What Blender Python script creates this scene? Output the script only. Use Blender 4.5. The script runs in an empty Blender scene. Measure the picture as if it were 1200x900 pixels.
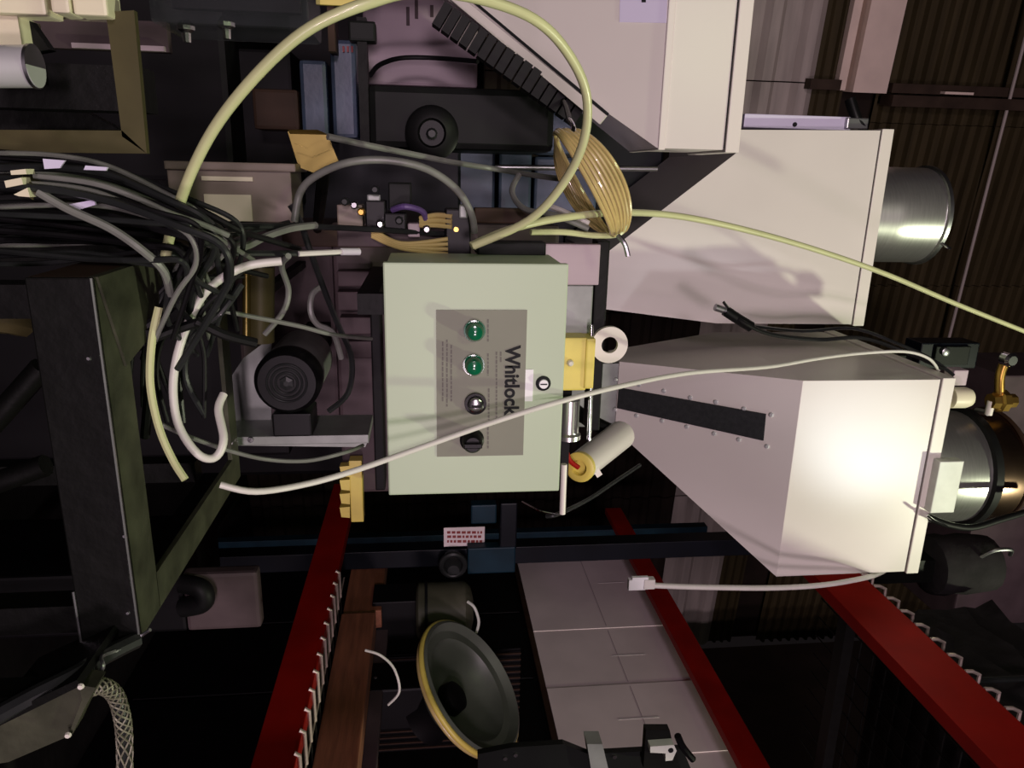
import bpy, bmesh, math, random
from mathutils import Vector, Matrix, Quaternion
random.seed(7)
SC = bpy.context.scene
COL = SC.collection

# ------------------------------------------------------------------ camera
# The photograph was taken with the phone on its side: picture right is up.
# World: X to the right, Y away from the lens, Z up.
F = 865.0
VPY = Vector((-100.0, -250.0, F)).normalized()      # direction of world Y in picture axes
VPX = Vector((-70.0, 3020.0, F))
VPX = (VPX - VPX.dot(VPY) * VPY).normalized()       # direction of world X
VPZ = -VPY.cross(VPX)                               # direction of world Z
if VPZ.x < 0: VPZ = -VPZ
EYE = Vector((0.0, 0.0, 1.75))
def world_dir(v): return Vector((v.dot(VPX), v.dot(VPY), v.dot(VPZ)))
def P(x, y, Y):
    w = world_dir(Vector((x - 600.0, y - 450.0, F)))
    return EYE + w * (Y / w.y)
cam_d = bpy.data.cameras.new('camera'); cam = bpy.data.objects.new('camera', cam_d); COL.objects.link(cam)
r_ = world_dir(Vector((1, 0, 0))); u_ = world_dir(Vector((0, -1, 0))); b_ = world_dir(Vector((0, 0, -1)))
M = Matrix(((r_.x, u_.x, b_.x, EYE.x), (r_.y, u_.y, b_.y, EYE.y), (r_.z, u_.z, b_.z, EYE.z), (0, 0, 0, 1)))
cam.matrix_world = M
cam_d.sensor_fit = 'HORIZONTAL'; cam_d.sensor_width = 36.0; cam_d.lens = 36.0 * F / 1200.0
cam_d.clip_start = 0.02
SC.camera = cam

# ------------------------------------------------------------------ light
wd = bpy.data.worlds.new('world'); SC.world = wd; wd.use_nodes = True
wd.node_tree.nodes['Background'].inputs[0].default_value = (0.50, 0.40, 0.42, 1)
wd.node_tree.nodes['Background'].inputs[1].default_value = 0.012
def lamp(name, kind, loc, energy, color, size=0.1, target=None, spot=None, blend=0.6):
    d = bpy.data.lights.new(name, kind); o = bpy.data.objects.new(name, d); COL.objects.link(o)
    o.location = loc; d.energy = energy; d.color = color
    if kind == 'AREA': d.size = size
    else: d.shadow_soft_size = size
    if target is not None:
        o.rotation_euler = (Vector(target) - Vector(loc)).to_track_quat('-Z', 'Y').to_euler()
    if spot: d.spot_size = math.radians(spot); d.spot_blend = blend
    return o
KEY = Vector((2.42, -0.30, 6.1))
lamp('high_bay_lamp', 'SPOT', KEY, 450, (0.94, 1.0, 0.70), 0.09, (0.4, 1.9, 2.4), 90, 0.6)
lamp('highlight_spot', 'SPOT', (1.95, -0.15, 4.70), 110, (0.88, 0.94, 1.0), 0.06, P(1005, 500, 2.2), 12.5, 1.0)  # added narrow spot that makes the bright patch on the strip hopper
for i, (x, y, z, e) in enumerate(((-2.2, -7.0, 2.0, 165), (0.4, -7.4, 2.2, 165), (3.0, -7.0, 2.0, 165))):
    lamp('pink_fill', 'AREA', (x, y, z), e, (1.0, 0.77, 0.88), 0.8, (0.2, 2.3, 2.8))  # pink fill lights added behind the lens to lift the hopper slopes
lamp('green_fill', 'AREA', (-0.75, -0.9, 3.4), 10, (0.82, 1.0, 0.55), 0.35, (-0.1, 1.4, 2.1))  # added greenish fill for the control box and front hopper, no fixture here
SC.view_settings.view_transform = 'Standard'; SC.view_settings.look = 'None'
SC.view_settings.exposure = 0.0; SC.view_settings.gamma = 1.0; SC.view_settings.use_curve_mapping = False

# ------------------------------------------------------------------ materials
MATS = {}
def lin(c): return tuple((v / 12.92 if v <= 0.04045 else ((v + 0.055) / 1.055) ** 2.4) for v in c)
def mat(name, rgb, rough=0.5, metal=0.0, var=0.12, scale=8.0, bump=0.0, bscale=60.0, alpha=None, coat=0.0, trans=0.0, stretch=None):
    """procedural paint / metal / plastic; rgb is 0-255 as the thing itself is coloured"""
    if name in MATS: return MATS[name]
    m = bpy.data.materials.new(name); m.use_nodes = True; MATS[name] = m
    nt = m.node_tree; bs = nt.nodes['Principled BSDF']
    c = lin([v / 255.0 for v in rgb])
    tc = nt.nodes.new('ShaderNodeTexCoord'); mp = nt.nodes.new('ShaderNodeMapping')
    nt.links.new(tc.outputs['Object'], mp.inputs[0])
    if stretch: mp.inputs['Scale'].default_value = stretch
    nz = nt.nodes.new('ShaderNodeTexNoise'); nz.inputs['Scale'].default_value = scale; nz.inputs['Detail'].default_value = 6
    nt.links.new(mp.outputs[0], nz.inputs[0])
    cr = nt.nodes.new('ShaderNodeValToRGB'); nt.links.new(nz.outputs[0], cr.inputs[0])
    cr.color_ramp.elements[0].position = 0.3; cr.color_ramp.elements[1].position = 0.7
    cr.color_ramp.elements[0].color = tuple(max(0, v * (1 - var)) for v in c) + (1,)
    cr.color_ramp.elements[1].color = tuple(min(1, v * (1 + var)) for v in c) + (1,)
    nt.links.new(cr.outputs[0], bs.inputs['Base Color'])
    bs.inputs['Roughness'].default_value = rough; bs.inputs['Metallic'].default_value = metal
    if (max(rgb) < 90 and metal < 0.5) or name == 'red_beam': bs.inputs['Specular IOR Level'].default_value = 0.2
    if coat: bs.inputs['Coat Weight'].default_value = coat
    if trans: bs.inputs['Transmission Weight'].default_value = trans
    if alpha is not None: bs.inputs['Alpha'].default_value = alpha
    if bump:
        n2 = nt.nodes.new('ShaderNodeTexNoise'); n2.inputs['Scale'].default_value = bscale; n2.inputs['Detail'].default_value = 4
        nt.links.new(mp.outputs[0], n2.inputs[0])
        bp = nt.nodes.new('ShaderNodeBump'); bp.inputs['Strength'].default_value = bump; bp.inputs['Distance'].default_value = 0.01
        nt.links.new(n2.outputs[0], bp.inputs['Height']); nt.links.new(bp.outputs[0], bs.inputs['Normal'])
    return m
mat('white_paint', (218, 212, 206), 0.33, 0, 0.03, 3.0)
mat('white_trim', (224, 218, 210), 0.4, 0, 0.03, 3.0)
mat('box_paint', (180, 197, 168), 0.42, 0, 0.02, 4.0)
mat('plate_grey', (126, 128, 112), 0.55, 0, 0.03, 20)
mat('ink', (22, 24, 26), 0.6, 0, 0.0)
mat('fine_ink', (96, 94, 86), 0.6, 0, 0.0)
mat('red_ink', (150, 60, 60), 0.6, 0, 0.0)
mat('green_lens', (8, 96, 62), 0.15, 0, 0.1, 40, coat=0.6)
mat('chrome', (205, 205, 208), 0.18, 1.0, 0.05, 20)
mat('steel', (214, 214, 210), 0.3, 0.9, 0.08, 14, stretch=(1, 1, 12))
mat('polished', (214, 216, 216), 0.3, 0.35, 0.05, 12)
mat('brushed', (165, 165, 168), 0.35, 1.0, 0.1, 20)
mat('galvanised', (134, 138, 134), 0.4, 0.25, 0.2, 14)
mat('black_plastic', (13, 13, 14), 0.4, 0, 0.2, 20)
mat('black_rubber', (15, 15, 16), 0.55, 0, 0.2, 30)
mat('sooty', (30, 27, 29), 0.85, 0, 0.4, 10, bump=0.8, bscale=14)
mat('dark_strip', (44, 46, 47), 0.6, 0, 0.2, 60, bump=0.15, bscale=200)
mat('white_sticker', (238, 240, 240), 0.4, 0, 0.01)
mat('lavender_sticker', (214, 208, 232), 0.4, 0, 0.02)
mat('black_steel', (11, 12, 10), 0.5, 0.25, 0.28, 12, bump=0.12, bscale=40)
mat('scuffed_steel', (66, 67, 54), 0.55, 0.2, 0.45, 16, bump=0.15, bscale=30)
mat('olive_paint', (74, 69, 42), 0.5, 0.1, 0.18, 12)
mat('gold_metal', (124, 110, 60), 0.32, 0.8, 0.2, 12)
mat('cream', (226, 220, 190), 0.45, 0, 0.06, 9)
mat('beige_box', (128, 116, 104), 0.5, 0, 0.04, 9)
mat('yellow_tube', (196, 200, 150), 0.32, 0, 0.08, 10, coat=0.2)
mat('amber_tube', (192, 172, 112), 0.3, 0, 0.15, 14, coat=0.3)
mat('white_cable', (214, 212, 204), 0.4, 0, 0.05, 20)
mat('grey_cable', (116, 118, 112), 0.38, 0, 0.15, 20)
mat('dark_cable', (36, 38, 38), 0.34, 0, 0.2, 20, coat=0.15)
mat('mesh_braid', (120, 118, 100), 0.5, 0.3, 0.3, 90)
mat('yellow_paint', (218, 200, 96), 0.4, 0, 0.1, 14)
mat('blue_machine', (56, 70, 90), 0.4, 0.1, 0.35, 5, bump=0.05)
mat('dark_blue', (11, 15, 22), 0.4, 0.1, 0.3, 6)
mat('teal_machine', (16, 42, 54), 0.45, 0.1, 0.3, 8)
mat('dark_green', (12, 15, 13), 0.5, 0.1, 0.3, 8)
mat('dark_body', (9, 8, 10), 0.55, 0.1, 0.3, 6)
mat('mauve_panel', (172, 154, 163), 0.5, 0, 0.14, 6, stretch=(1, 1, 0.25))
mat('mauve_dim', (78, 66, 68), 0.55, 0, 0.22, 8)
mat('brown_plate', (58, 42, 32), 0.6, 0, 0.25, 9)
mat('red_beam', (150, 16, 5), 0.6, 0, 0.15, 7)
mat('wire_metal', (214, 196, 188), 0.4, 0.6, 0.15, 30)
mat('wire_dark', (26, 26, 24), 0.5, 0.4, 0.2, 30)
mat('wood', (130, 80, 56), 0.7, 0, 0.3, 7, bump=0.2, bscale=30, stretch=(6, 0.6, 6))
mat('carton', (240, 224, 226), 0.55, 0, 0.08, 3)
mat('tape', (222, 212, 214), 0.35, 0, 0.03)
mat('drum_dark', (78, 78, 64), 0.5, 0, 0.12, 8)
mat('drum_grey', (88, 94, 84), 0.42, 0, 0.12, 8)
mat('wall_sheet', (66, 58, 38), 0.6, 0.1, 0.28, 4, stretch=(0.3, 1, 3))
mat('wall_base', (40, 32, 26), 0.8, 0, 0.3, 3)
mat('pale_sheet', (176, 166, 158), 0.55, 0, 0.2, 3, stretch=(0.4, 1, 4))
mat('girt', (64, 52, 42), 0.6, 0.1, 0.3, 6)
mat('column_paint', (240, 220, 204), 0.6, 0, 0.08, 4)
mat('concrete', (36, 34, 32), 0.8, 0, 0.3, 4, bump=0.2, bscale=20)
mat('brass', (176, 140, 72), 0.3, 0.9, 0.2, 20)
mat('clear_plastic', (60, 63, 66), 0.12, 0, 0.05, 8, alpha=0.35)
mat('copper_tint', (150, 122, 104), 0.25, 1.0, 0.15, 14)
mat('purple_ribbon', (90, 70, 120), 0.5, 0, 0.2, 20)
mat('pale_green', (206, 210, 200), 0.45, 0, 0.08, 20)
mat('window_dark', (12, 12, 13), 0.2, 0, 0.1)

# ------------------------------------------------------------------ builders
def recentre(bm):
    lo = Vector((1e9,) * 3); hi = -lo
    for v in bm.verts:
        for i in range(3):
            lo[i] = min(lo[i], v.co[i]); hi[i] = max(hi[i], v.co[i])
    c = (lo + hi) / 2
    for v in bm.verts: v.co -= c
    return c
def obj(name, bm, material, parent=None, smooth=False, label=None):
    c = recentre(bm)
    bmesh.ops.recalc_face_normals(bm, faces=bm.faces)
    me = bpy.data.meshes.new(name); bm.to_mesh(me); bm.free()
    me.materials.append(MATS[material])
    if smooth:
        me.polygons.foreach_set('use_smooth', [True] * len(me.polygons))
        try: me.set_sharp_from_angle(angle=math.radians(40))
        except Exception: pass
    o = bpy.data.objects.new(name, me); COL.objects.link(o); o.location = c
    if parent is not None:
        o.parent = parent
        w = Vector((0, 0, 0)); q = parent
        while q is not None: w += q.location; q = q.parent
        o.location = c - w
    if label: o['label'] = label
    return o
def tag(o, label, cat, group=None, kind=None):
    o['label'] = label
    if cat: o['category'] = cat
    if group: o['group'] = group
    if kind: o['kind'] = kind
    return o
def thing(name, label, cat, loc, group=None):
    o = bpy.data.objects.new(name, None); COL.objects.link(o); o.location = loc; o.empty_display_size = 0.05
    return tag(o, label, cat, group)
def struct(o, label=None):
    o['kind'] = 'structure'
    if label: o['label'] = label
    return o
def B(): return bmesh.new()
def hexa(bm, a, b):
    """a solid from two matching loops of points"""
    n = len(a); va = [bm.verts.new(p) for p in a]; vb = [bm.verts.new(p) for p in b]
    bm.faces.new(va); bm.faces.new(list(reversed(vb)))
    for i in range(n): bm.faces.new((va[i], vb[i], vb[(i + 1) % n], va[(i + 1) % n]))
    return bm
def box(bm, lo, hi, bev=0.0):
    x0, y0, z0 = lo; x1, y1, z1 = hi
    if bev:
        t = B(); hexa(t, [(x0, y0, z0), (x1, y0, z0), (x1, y0, z1), (x0, y0, z1)], [(x0, y1, z0), (x1, y1, z0), (x1, y1, z1), (x0, y1, z1)])
        bmesh.ops.bevel(t, geom=t.edges[:], offset=bev, segments=2, affect='EDGES', profile=0.6)
        me = bpy.data.meshes.new('t'); t.to_mesh(me); t.free(); bm.from_mesh(me); bpy.data.meshes.remove(me)
    else:
        hexa(bm, [(x0, y0, z0), (x1, y0, z0), (x1, y0, z1), (x0, y0, z1)], [(x0, y1, z0), (x1, y1, z0), (x1, y1, z1), (x0, y1, z1)])
    return bm
def pxbox(bm, x0, y0, x1, y1, Y, depth, bev=0.0):
    """axis-aligned box whose front, at distance Y, fills the picture rectangle"""
    xm, ym = (x0 + x1) / 2, (y0 + y1) / 2
    za, zb = P(x0, ym, Y).z, P(x1, ym, Y).z; xa, xb = P(xm, y0, Y).x, P(xm, y1, Y).x
    return box(bm, (min(xa, xb), Y, min(za, zb)), (max(xa, xb), Y + depth, max(za, zb)), bev)
def pxpoly(bm, pts, Y, depth, back=0):
    """a plate of the picture outline pts standing at distance Y"""
    a = [P(x, y, Y) for x, y in pts]
    return hexa(bm, a, [p + Vector((0, depth, 0)) for p in a])
def frame_of(d):
    d = d.normalized(); h = Vector((0, 0, 1)) if abs(d.z) < 0.9 else Vector((1, 0, 0))
    u = d.cross(h).normalized(); return u, d.cross(u).normalized()
def rings(bm, centres, radii, u, v, n=20, cap=True):
    L = []
    for c, r in zip(centres, radii):
        L.append([bm.verts.new(c + (u * math.cos(2 * math.pi * k / n) + v * math.sin(2 * math.pi * k / n)) * r) for k in range(n)])
    for a, b in zip(L, L[1:]):
        for k in range(n): bm.faces.new((a[k], a[(k + 1) % n], b[(k + 1) % n], b[k]))
    if cap: bm.faces.new(L[0]); bm.faces.new(list(reversed(L[-1])))
    return bm
def lathe(bm, origin, axis, prof, n=28, cap=True):
    """prof: (distance along axis, radius)"""
    a = Vector(axis).normalized(); u, v = frame_of(a); o = Vector(origin)
    return rings(bm, [o + a * t for t, r in prof], [r for t, r in prof], u, v, n, cap)
def cyl(bm, p0, p1, r, r1=None, n=20):
    p0, p1 = Vector(p0), Vector(p1)
    return lathe(bm, p0, p1 - p0, [(0, r), ((p1 - p0).length, r if r1 is None else r1)], n)
def smooth_path(pts, step=6):
    out = []; n = len(pts)
    for i in range(n - 1):
        p0 = pts[max(0, i - 1)]; p1 = pts[i]; p2 = pts[i + 1]; p3 = pts[min(n - 1, i + 2)]
        for k in range(step):
            t = k / step
            out.append(0.5 * ((2 * p1) + (p2 - p0) * t + (2 * p0 - 5 * p1 + 4 * p2 - p3) * t * t + (3 * p1 - p0 - 3 * p2 + p3) * t ** 3))
    out.append(pts[-1]); return out
def tube(bm, pts, r, n=8, step=6, closed=False):
    pts = [Vector(p) for p in pts]
    path = smooth_path(pts, step) if len(pts) > 2 and step else pts
    u = None; cs = []; 
    for i, c in enumerate(path):
        d = (path[min(i + 1, len(path) - 1)] - path[max(i - 1, 0)])
        if d.length < 1e-9: continue
        d.normalize()
        if u is None: u = frame_of(d)[0]
        u = (u - d * u.dot(d)).normalized(); v = d.cross(u)
        cs.append([bm.verts.new(c + (u * math.cos(2 * math.pi * k / n) + v * math.sin(2 * math.pi * k / n)) * r) for k in range(n)])
    for a, b in zip(cs, cs[1:]):
        for k in range(n): bm.faces.new((a[k], a[(k + 1) % n], b[(k + 1) % n], b[k]))
    bm.faces.new(cs[0]); bm.faces.new(list(reversed(cs[-1])))
    return bm
def torus(bm, c, axis, R, r, n=40, m=10):
    u, v = frame_of(Vector(axis)); a = Vector(axis).normalized(); L = []
    for i in range(n):
        t = 2 * math.pi * i / n; d = u * math.cos(t) + v * math.sin(t)
        L.append([bm.verts.new(Vector(c) + d * (R + r * math.cos(2 * math.pi * k / m)) + a * (r * math.sin(2 * math.pi * k / m))) for k in range(m)])
    for i in range(n):
        A, Bq = L[i], L[(i + 1) % n]
        for k in range(m): bm.faces.new((A[k], A[(k + 1) % m], Bq[(k + 1) % m], Bq[k]))
    return bm
def annulus(bm, c, axis, r0, r1, th, n=32):
    """flat ring with a hole"""
    u, v = frame_of(Vector(axis)); a = Vector(axis).normalized(); L = []
    for i in range(n):
        t = 2 * math.pi * i / n; d = u * math.cos(t) + v * math.sin(t); c = Vector(c)
        L.append([bm.verts.new(c + d * r0), bm.verts.new(c + d * r1), bm.verts.new(c + d * r1 + a * th), bm.verts.new(c + d * r0 + a * th)])
    for i in range(n):
        A, Bq = L[i], L[(i + 1) % n]
        for k in range(4): bm.faces.new((A[k], A[(k + 1) % 4], Bq[(k + 1) % 4], Bq[k]))
    return bm
def text_mesh(s, width, height, origin, mat_name, name, parent, fat=0.0, y_off=0.001):
    """flat lettering on a panel that faces the lens side (-Y); origin = lower left"""
    cu = bpy.data.curves.new('t', 'FONT'); cu.body = s; cu.offset = fat; cu.size = 1.0
    o = bpy.data.objects.new('t', cu); COL.objects.link(o)
    me = bpy.data.meshes.new_from_object(o.evaluated_get(bpy.context.evaluated_depsgraph_get()))
    bpy.data.objects.remove(o); bpy.data.curves.remove(cu)
    bm = B(); bm.from_mesh(me); bpy.data.meshes.remove(me)
    xs = [v.co.x for v in bm.verts]; ys = [v.co.y for v in bm.verts]
    sx = width / (max(xs) - min(xs)); sy = height / (max(ys) - min(ys)); x0, y0 = min(xs), min(ys)
    for v in bm.verts: v.co = Vector((origin[0] + (v.co.x - x0) * sx, origin[1] - y_off, origin[2] + (v.co.y - y0) * sy))
    return obj(name, bm, mat_name, parent)
def cable(name, pts, r, material, label, cat='cable', group=None, n=8, extra=None):
    """pts: (picture x, picture y, distance)"""
    bm = tube(B(), [P(*p) for p in pts], r, n)
    return tag(obj(name, bm, material, smooth=True), label, cat, group)
DY = Vector((0, -1, 0))

def ray(x, y): return world_dir(Vector((x - 600.0, y - 450.0, F)))
def PP(x, y, p0, nrm):
    d = ray(x, y); return EYE + d * ((p0 - EYE).dot(nrm) / d.dot(nrm))
def PX(x, y, X): return PP(x, y, Vector((X, 0, 0)), Vector((1, 0, 0)))
def PZ(x, y, Z): return PP(x, y, Vector((0, 0, Z)), Vector((0, 0, 1)))
def plate_on(bm, pix, p0, nrm, th, off=0.0):
    """plate of a picture outline lying on a slanted plane, standing th proud of it"""
    n = nrm.normalized()
    if n.y > 0: n = -n
    a = [PP(x, y, p0, nrm) + n * off for x, y in pix]
    return hexa(bm, a, [p + n * th for p in a])

# ================================================================== setting
struct(obj('floor', box(B(), (-5, -9, -0.1), (5.0, 9.2, 0.0)), 'concrete'), 'dark concrete shop floor')
WN = Vector((math.sin(math.radians(8)), -math.cos(math.radians(8)), 0)); WD = Vector((-WN.y, WN.x, 0))
W0 = P(1000, 100, 6.2)
def wall_pt(s, z, off=0): return Vector((W0.x, W0.y, 0)) + WD * s + WN * off + Vector((0, 0, z))
def wall_bar(bm, s0, s1, z0, z1, o0, o1):
    return hexa(bm, [wall_pt(s0, z0, o0), wall_pt(s1, z0, o0), wall_pt(s1, z1, o0), wall_pt(s0, z1, o0)],
                [wall_pt(s0, z0, o1), wall_pt(s1, z0, o1), wall_pt(s1, z1, o1), wall_pt(s0, z1, o1)])
wb = struct(obj('wall_back', wall_bar(B(), -4, 6, 0, 8.0, -0.12, -0.22), 'wall_base'), 'brown shed wall of ribbed sheets')
def rib_sheet(s0, s1, z0, z1, pitch, depth, material, name='corrugated_sheet'):
    bm = B(); n = int(round((z1 - z0) / pitch)); prof = []
    for i in range(n):
        z = z0 + i * pitch
        prof += [(z, -0.06), (z + pitch * 0.45, -0.06), (z + pitch * 0.6, -0.06 + depth), (z + pitch * 0.85, -0.06 + depth)]
    prof.append((z1, -0.06)); L = []
    for s in (s0, s1): L.append([bm.verts.new(wall_pt(s, z, o)) for z, o in prof])
    for i in range(len(prof) - 1): bm.faces.new((L[0][i], L[1][i], L[1][i + 1], L[0][i + 1]))
    # close the back
    bk = [bm.verts.new(wall_pt(s0, z0, -0.12)), bm.verts.new(wall_pt(s1, z0, -0.12)), bm.verts.new(wall_pt(s1, z1, -0.12)), bm.verts.new(wall_pt(s0, z1, -0.12))]
    bm.faces.new(bk)
    return obj(name, bm, material, wb)
def wall_sz(x, y):
    p = PP(x, y, W0, WN); return (p - Vector((W0.x, W0.y, p.z))).dot(WD), p.z
_, zb0 = wall_sz(1000, 60); _, zb1 = wall_sz(1040, 60); _, zp0 = wall_sz(872, 60); _, zp1 = wall_sz(964, 60)
for i in range(7): rib_sheet(-4 + i * 1.43, -4 + i * 1.43 + 1.425, zb1 + 0.02, 7.9, 0.105, 0.045, 'wall_sheet')
for i in range(5): rib_sheet(-4 + i * 2.0, -4 + i * 2.0 + 1.99, zp0, zp1, 0.32, 0.05, 'pale_sheet', 'pale_sheet')
for i in range(5): rib_sheet(-4 + i * 2.0, -4 + i * 2.0 + 1.99, zp1, zb0, 0.09, 0.03, 'wall_sheet')
for i in range(5): rib_sheet(-4 + i * 2.0, -4 + i * 2.0 + 1.99, 0.02, zp0 - 0.01, 0.2, 0.03, 'wall_base')
obj('eave_beam', wall_bar(B(), -4, 0.05, zb0, zb1, -0.06, 0.12), 'column_paint', wb, label='pale painted horizontal beam along the brown wall')
obj('beam_lip', wall_bar(B(), -4, 0.04, zb0 - 0.10, zb0 - 0.03, -0.02, 0.05), 'column_paint', wb)
sg, _ = wall_sz(1120, 100); sh, _ = wall_sz(1120, 126)
obj('wall_post', wall_bar(B(), sg, sg + (sh - sg) * 0.42, zb1 + 0.03, 7.8, 0.0, 0.14), 'girt', wb)
obj('wall_post', wall_bar(B(), sg + (sh - sg) * 0.5, sh, zb1 + 0.03, 7.8, 0.0, 0.18), 'girt', wb)
s2, _ = wall_sz(950, 92); s3, _ = wall_sz(950, 104)
obj('wall_post', wall_bar(B(), s2, s3, zp1 - 0.1, zb0 - 0.1, 0.0, 0.10), 'girt', wb)
for a, b, c, d in ((1090, 106, 1122, 110), (1190, 114, 1200, 118)):
    q0 = wall_sz(a, b); q1 = wall_sz(c, d)
    obj('bracket_plate', wall_bar(B(), q0[0], q1[0], q0[1], q1[1], 0.14, 0.2), 'column_paint', wb)
pa, pb = PP(1172, 160, W0 + WN * 0.16, WN), PP(1108, 412, W0 + WN * 0.16, WN)
obj('conduit', tube(B(), [pa + (pa - pb) * 2, pb], 0.014, 8, 0), 'pale_sheet', wb, label='thin pale conduit running along the ribs')
struct(obj('wall_right', box(B(), (4.6, -4, 0), (4.75, 6.2, 7)), 'wall_base'), 'dark side wall behind the rack')

# ================================================================== large machines behind
mm = thing('molding_machine', 'large dark blue machine standing behind the control box', 'machine', (-0.5, 3.3, 0))
obj('machine_bed', box(B(), (-2.6, 3.38, 0), (1.42, 4.4, 2.0), 0.02), 'dark_body', mm)
obj('base_plinth', box(B(), (-2.6, 2.3, 0), (0.05, 3.4, 1.2), 0.02), 'dark_body', mm)
obj('side_guard', pxbox(B(), 165, 55, 345, 240, 2.45, 0.5, 0.01), 'dark_body', mm)
obj('upper_housing', pxbox(B(), 432, 102, 650, 176, 2.25, 0.7, 0.02), 'dark_green', mm)
obj('blue_guard', pxbox(B(), 352, 70, 384, 162, 2.3, 0.4, 0.012), 'blue_machine', mm)
obj('blue_guard', pxbox(B(), 388, 46, 418, 162, 2.28, 0.4, 0.012), 'blue_machine', mm)
obj('guard_post', pxbox(B(), 420, 20, 431, 166, 2.2, 0.05), 'black_steel', mm)
obj('guard_cap', pxbox(B(), 408, 24, 440, 48, 2.19, 0.06, 0.006), 'dark_green', mm)
obj('mauve_cover', pxbox(B(), 425, -40, 560, 101, 2.6, 0.3, 0.01), 'mauve_panel', mm, label='mauve painted cover panel')
obj('blue_panel', pxbox(B(), 535, 160, 580, 300, 2.64, 0.4, 0.01), 'blue_machine', mm)
obj('blue_panel', pxbox(B(), 584, 178, 622, 300, 2.62, 0.4, 0.01), 'blue_machine', mm)
obj('blue_panel', pxbox(B(), 626, 184, 700, 250, 2.64, 0.4, 0.01), 'blue_machine', mm)
obj('blue_panel', pxbox(B(), 640, 130, 672, 180, 2.4, 0.3, 0.01), 'blue_machine', mm)
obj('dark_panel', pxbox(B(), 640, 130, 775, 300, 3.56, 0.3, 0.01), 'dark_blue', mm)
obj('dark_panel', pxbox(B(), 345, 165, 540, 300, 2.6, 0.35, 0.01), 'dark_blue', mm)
obj('brown_cover', pxbox(B(), 296, 104, 350, 152, 2.3, 0.1, 0.01), 'brown_plate', mm)
hub = obj('hub', lathe(B(), P(506, 157, 2.25), DY, [(0, 0.075), (0.05, 0.075), (0.055, 0.066), (0.06, 0.04), (0.05, 0.034)], 32), 'black_plastic', mm, smooth=True)
obj('hub_bolt', lathe(B(), P(506, 157, 2.20), DY, [(0, 0.016), (0.014, 0.016), (0.02, 0.01)], 12), 'dark_cable', hub)
for i, x in enumerate((403, 408, 413)): obj('red_mark', pxbox(B(), x - 1.5, 54, x + 0.6, 61, 2.272, 0.006), 'red_ink', mm)
obj('bed_block', box(B(), (-0.3, 2.95, 1.2), (0.06, 3.4, 2.0), 0.01), 'dark_body', mm)
obj('guide_rod', tube(B(), [P(580, 196, 2.2), P(770, 198, 2.2)], 0.008, 10, 0), 'brushed', mm, smooth=True, label='bright steel guide rod')
# the strokes of rust streaks on the cover
for x0, y0, y1 in ((486, 0, 22), (476, 8, 30), (504, 6, 20)):
    obj('streak', pxbox(B(), x0, y0, x0 + 4, y1, 2.597, 0.004), 'mauve_dim', mm)
cable('machine_cable', [(434, 88, 2.3), (445, 76, 2.35), (470, 68, 2.4), (510, 68, 2.4), (560, 72, 2.3)], 0.007, 'black_rubber', 'thin black cable crossing the mauve cover panel')

fb = thing('feeder_body', 'dim mauve feeder housing behind the control box', 'machine', (0.5, 2.2, 0))
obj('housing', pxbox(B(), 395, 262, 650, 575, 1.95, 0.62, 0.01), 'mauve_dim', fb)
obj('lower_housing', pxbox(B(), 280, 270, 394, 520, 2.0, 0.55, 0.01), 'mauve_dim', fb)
obj('pedestal', box(B(), (0.25, 2.05, 0), (0.8, 2.5, 1.35), 0.01), 'dark_body', fb)
obj('outlet_pan', box(B(), (0.3, 2.58, 1.9), (1.0, 2.85, 2.12), 0.01), 'mauve_dim', fb)
obj('rib_plate', pxbox(B(), 395, 318, 440, 336, 1.90, 0.06, 0.004), 'mauve_dim', fb)
obj('rib_plate', pxbox(B(), 395, 342, 445, 364, 1.90, 0.06, 0.004), 'mauve_dim', fb)
obj('rib_plate', pxbox(B(), 398, 372, 438, 392, 1.90, 0.06, 0.004), 'mauve_dim', fb)
obj('rib_plate', pxbox(B(), 405, 400, 446, 420, 1.90, 0.06, 0.004), 'mauve_dim', fb)
obj('side_strip', pxbox(B(), 436, 318, 448, 575, 1.85, 0.09, 0.004), 'dark_body', fb)
obj('top_rail', pxbox(B(), 330, 266, 520, 290, 1.9, 0.05, 0.004), 'brown_plate', fb)

# ================================================================== hoppers
def hopper_lid(parent, x0, x1, y0, y1, z0, z1, o=0.006, material='white_trim'):
    return obj('lid', box(B(), (x0 - o, y0 - o, z0), (x1 + o, y1 + o, z1), 0.003), material, parent)
def slab_taper(a, b): return hexa(B(), a, b)

# hopper with the black sight strip
HX0, HX1, HY0, HY1, HZ0, HZ1 = 0.632, 1.352, 2.2, 2.96, 2.965, 3.50
h3 = thing('hopper', 'white sheet metal hopper with black bolted sight strip on its slope', 'hopper', (0.8, 2.5, 2.1), 'white sheet metal hoppers')
obj('hopper_box', box(B(), (HX0, HY0, HZ0), (HX1, HY1, HZ1 - 0.05), 0.002), 'white_paint', h3)
obj('seam', box(B(), (HX0 + 0.004, HY0 + 0.004, HZ1 - 0.05), (HX1 - 0.004, HY1 - 0.004, HZ1 - 0.046)), 'ink', h3)
hopper_lid(h3, HX0, HX1, HY0, HY1, HZ1 - 0.046, HZ1)
q0, q1 = P(704, 424, 2.62), P(742, 503, 2.62)
ox0, ox1, oz = q0.x, q1.x, (q0.z + q1.z) / 2
obj('cone', slab_taper([(HX0, HY0, HZ0), (HX1, HY0, HZ0), (HX1, HY1, HZ0), (HX0, HY1, HZ0)],
                       [(ox0, 2.62, oz), (ox1, 2.62, oz), (ox1, 2.80, oz), (ox0, 2.80, oz)]), 'white_paint', h3)
obj('neck', box(B(), (ox0 + 0.01, 2.63, 2.12), (ox1 - 0.01, 2.79, oz)), 'galvanised', h3)
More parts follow.
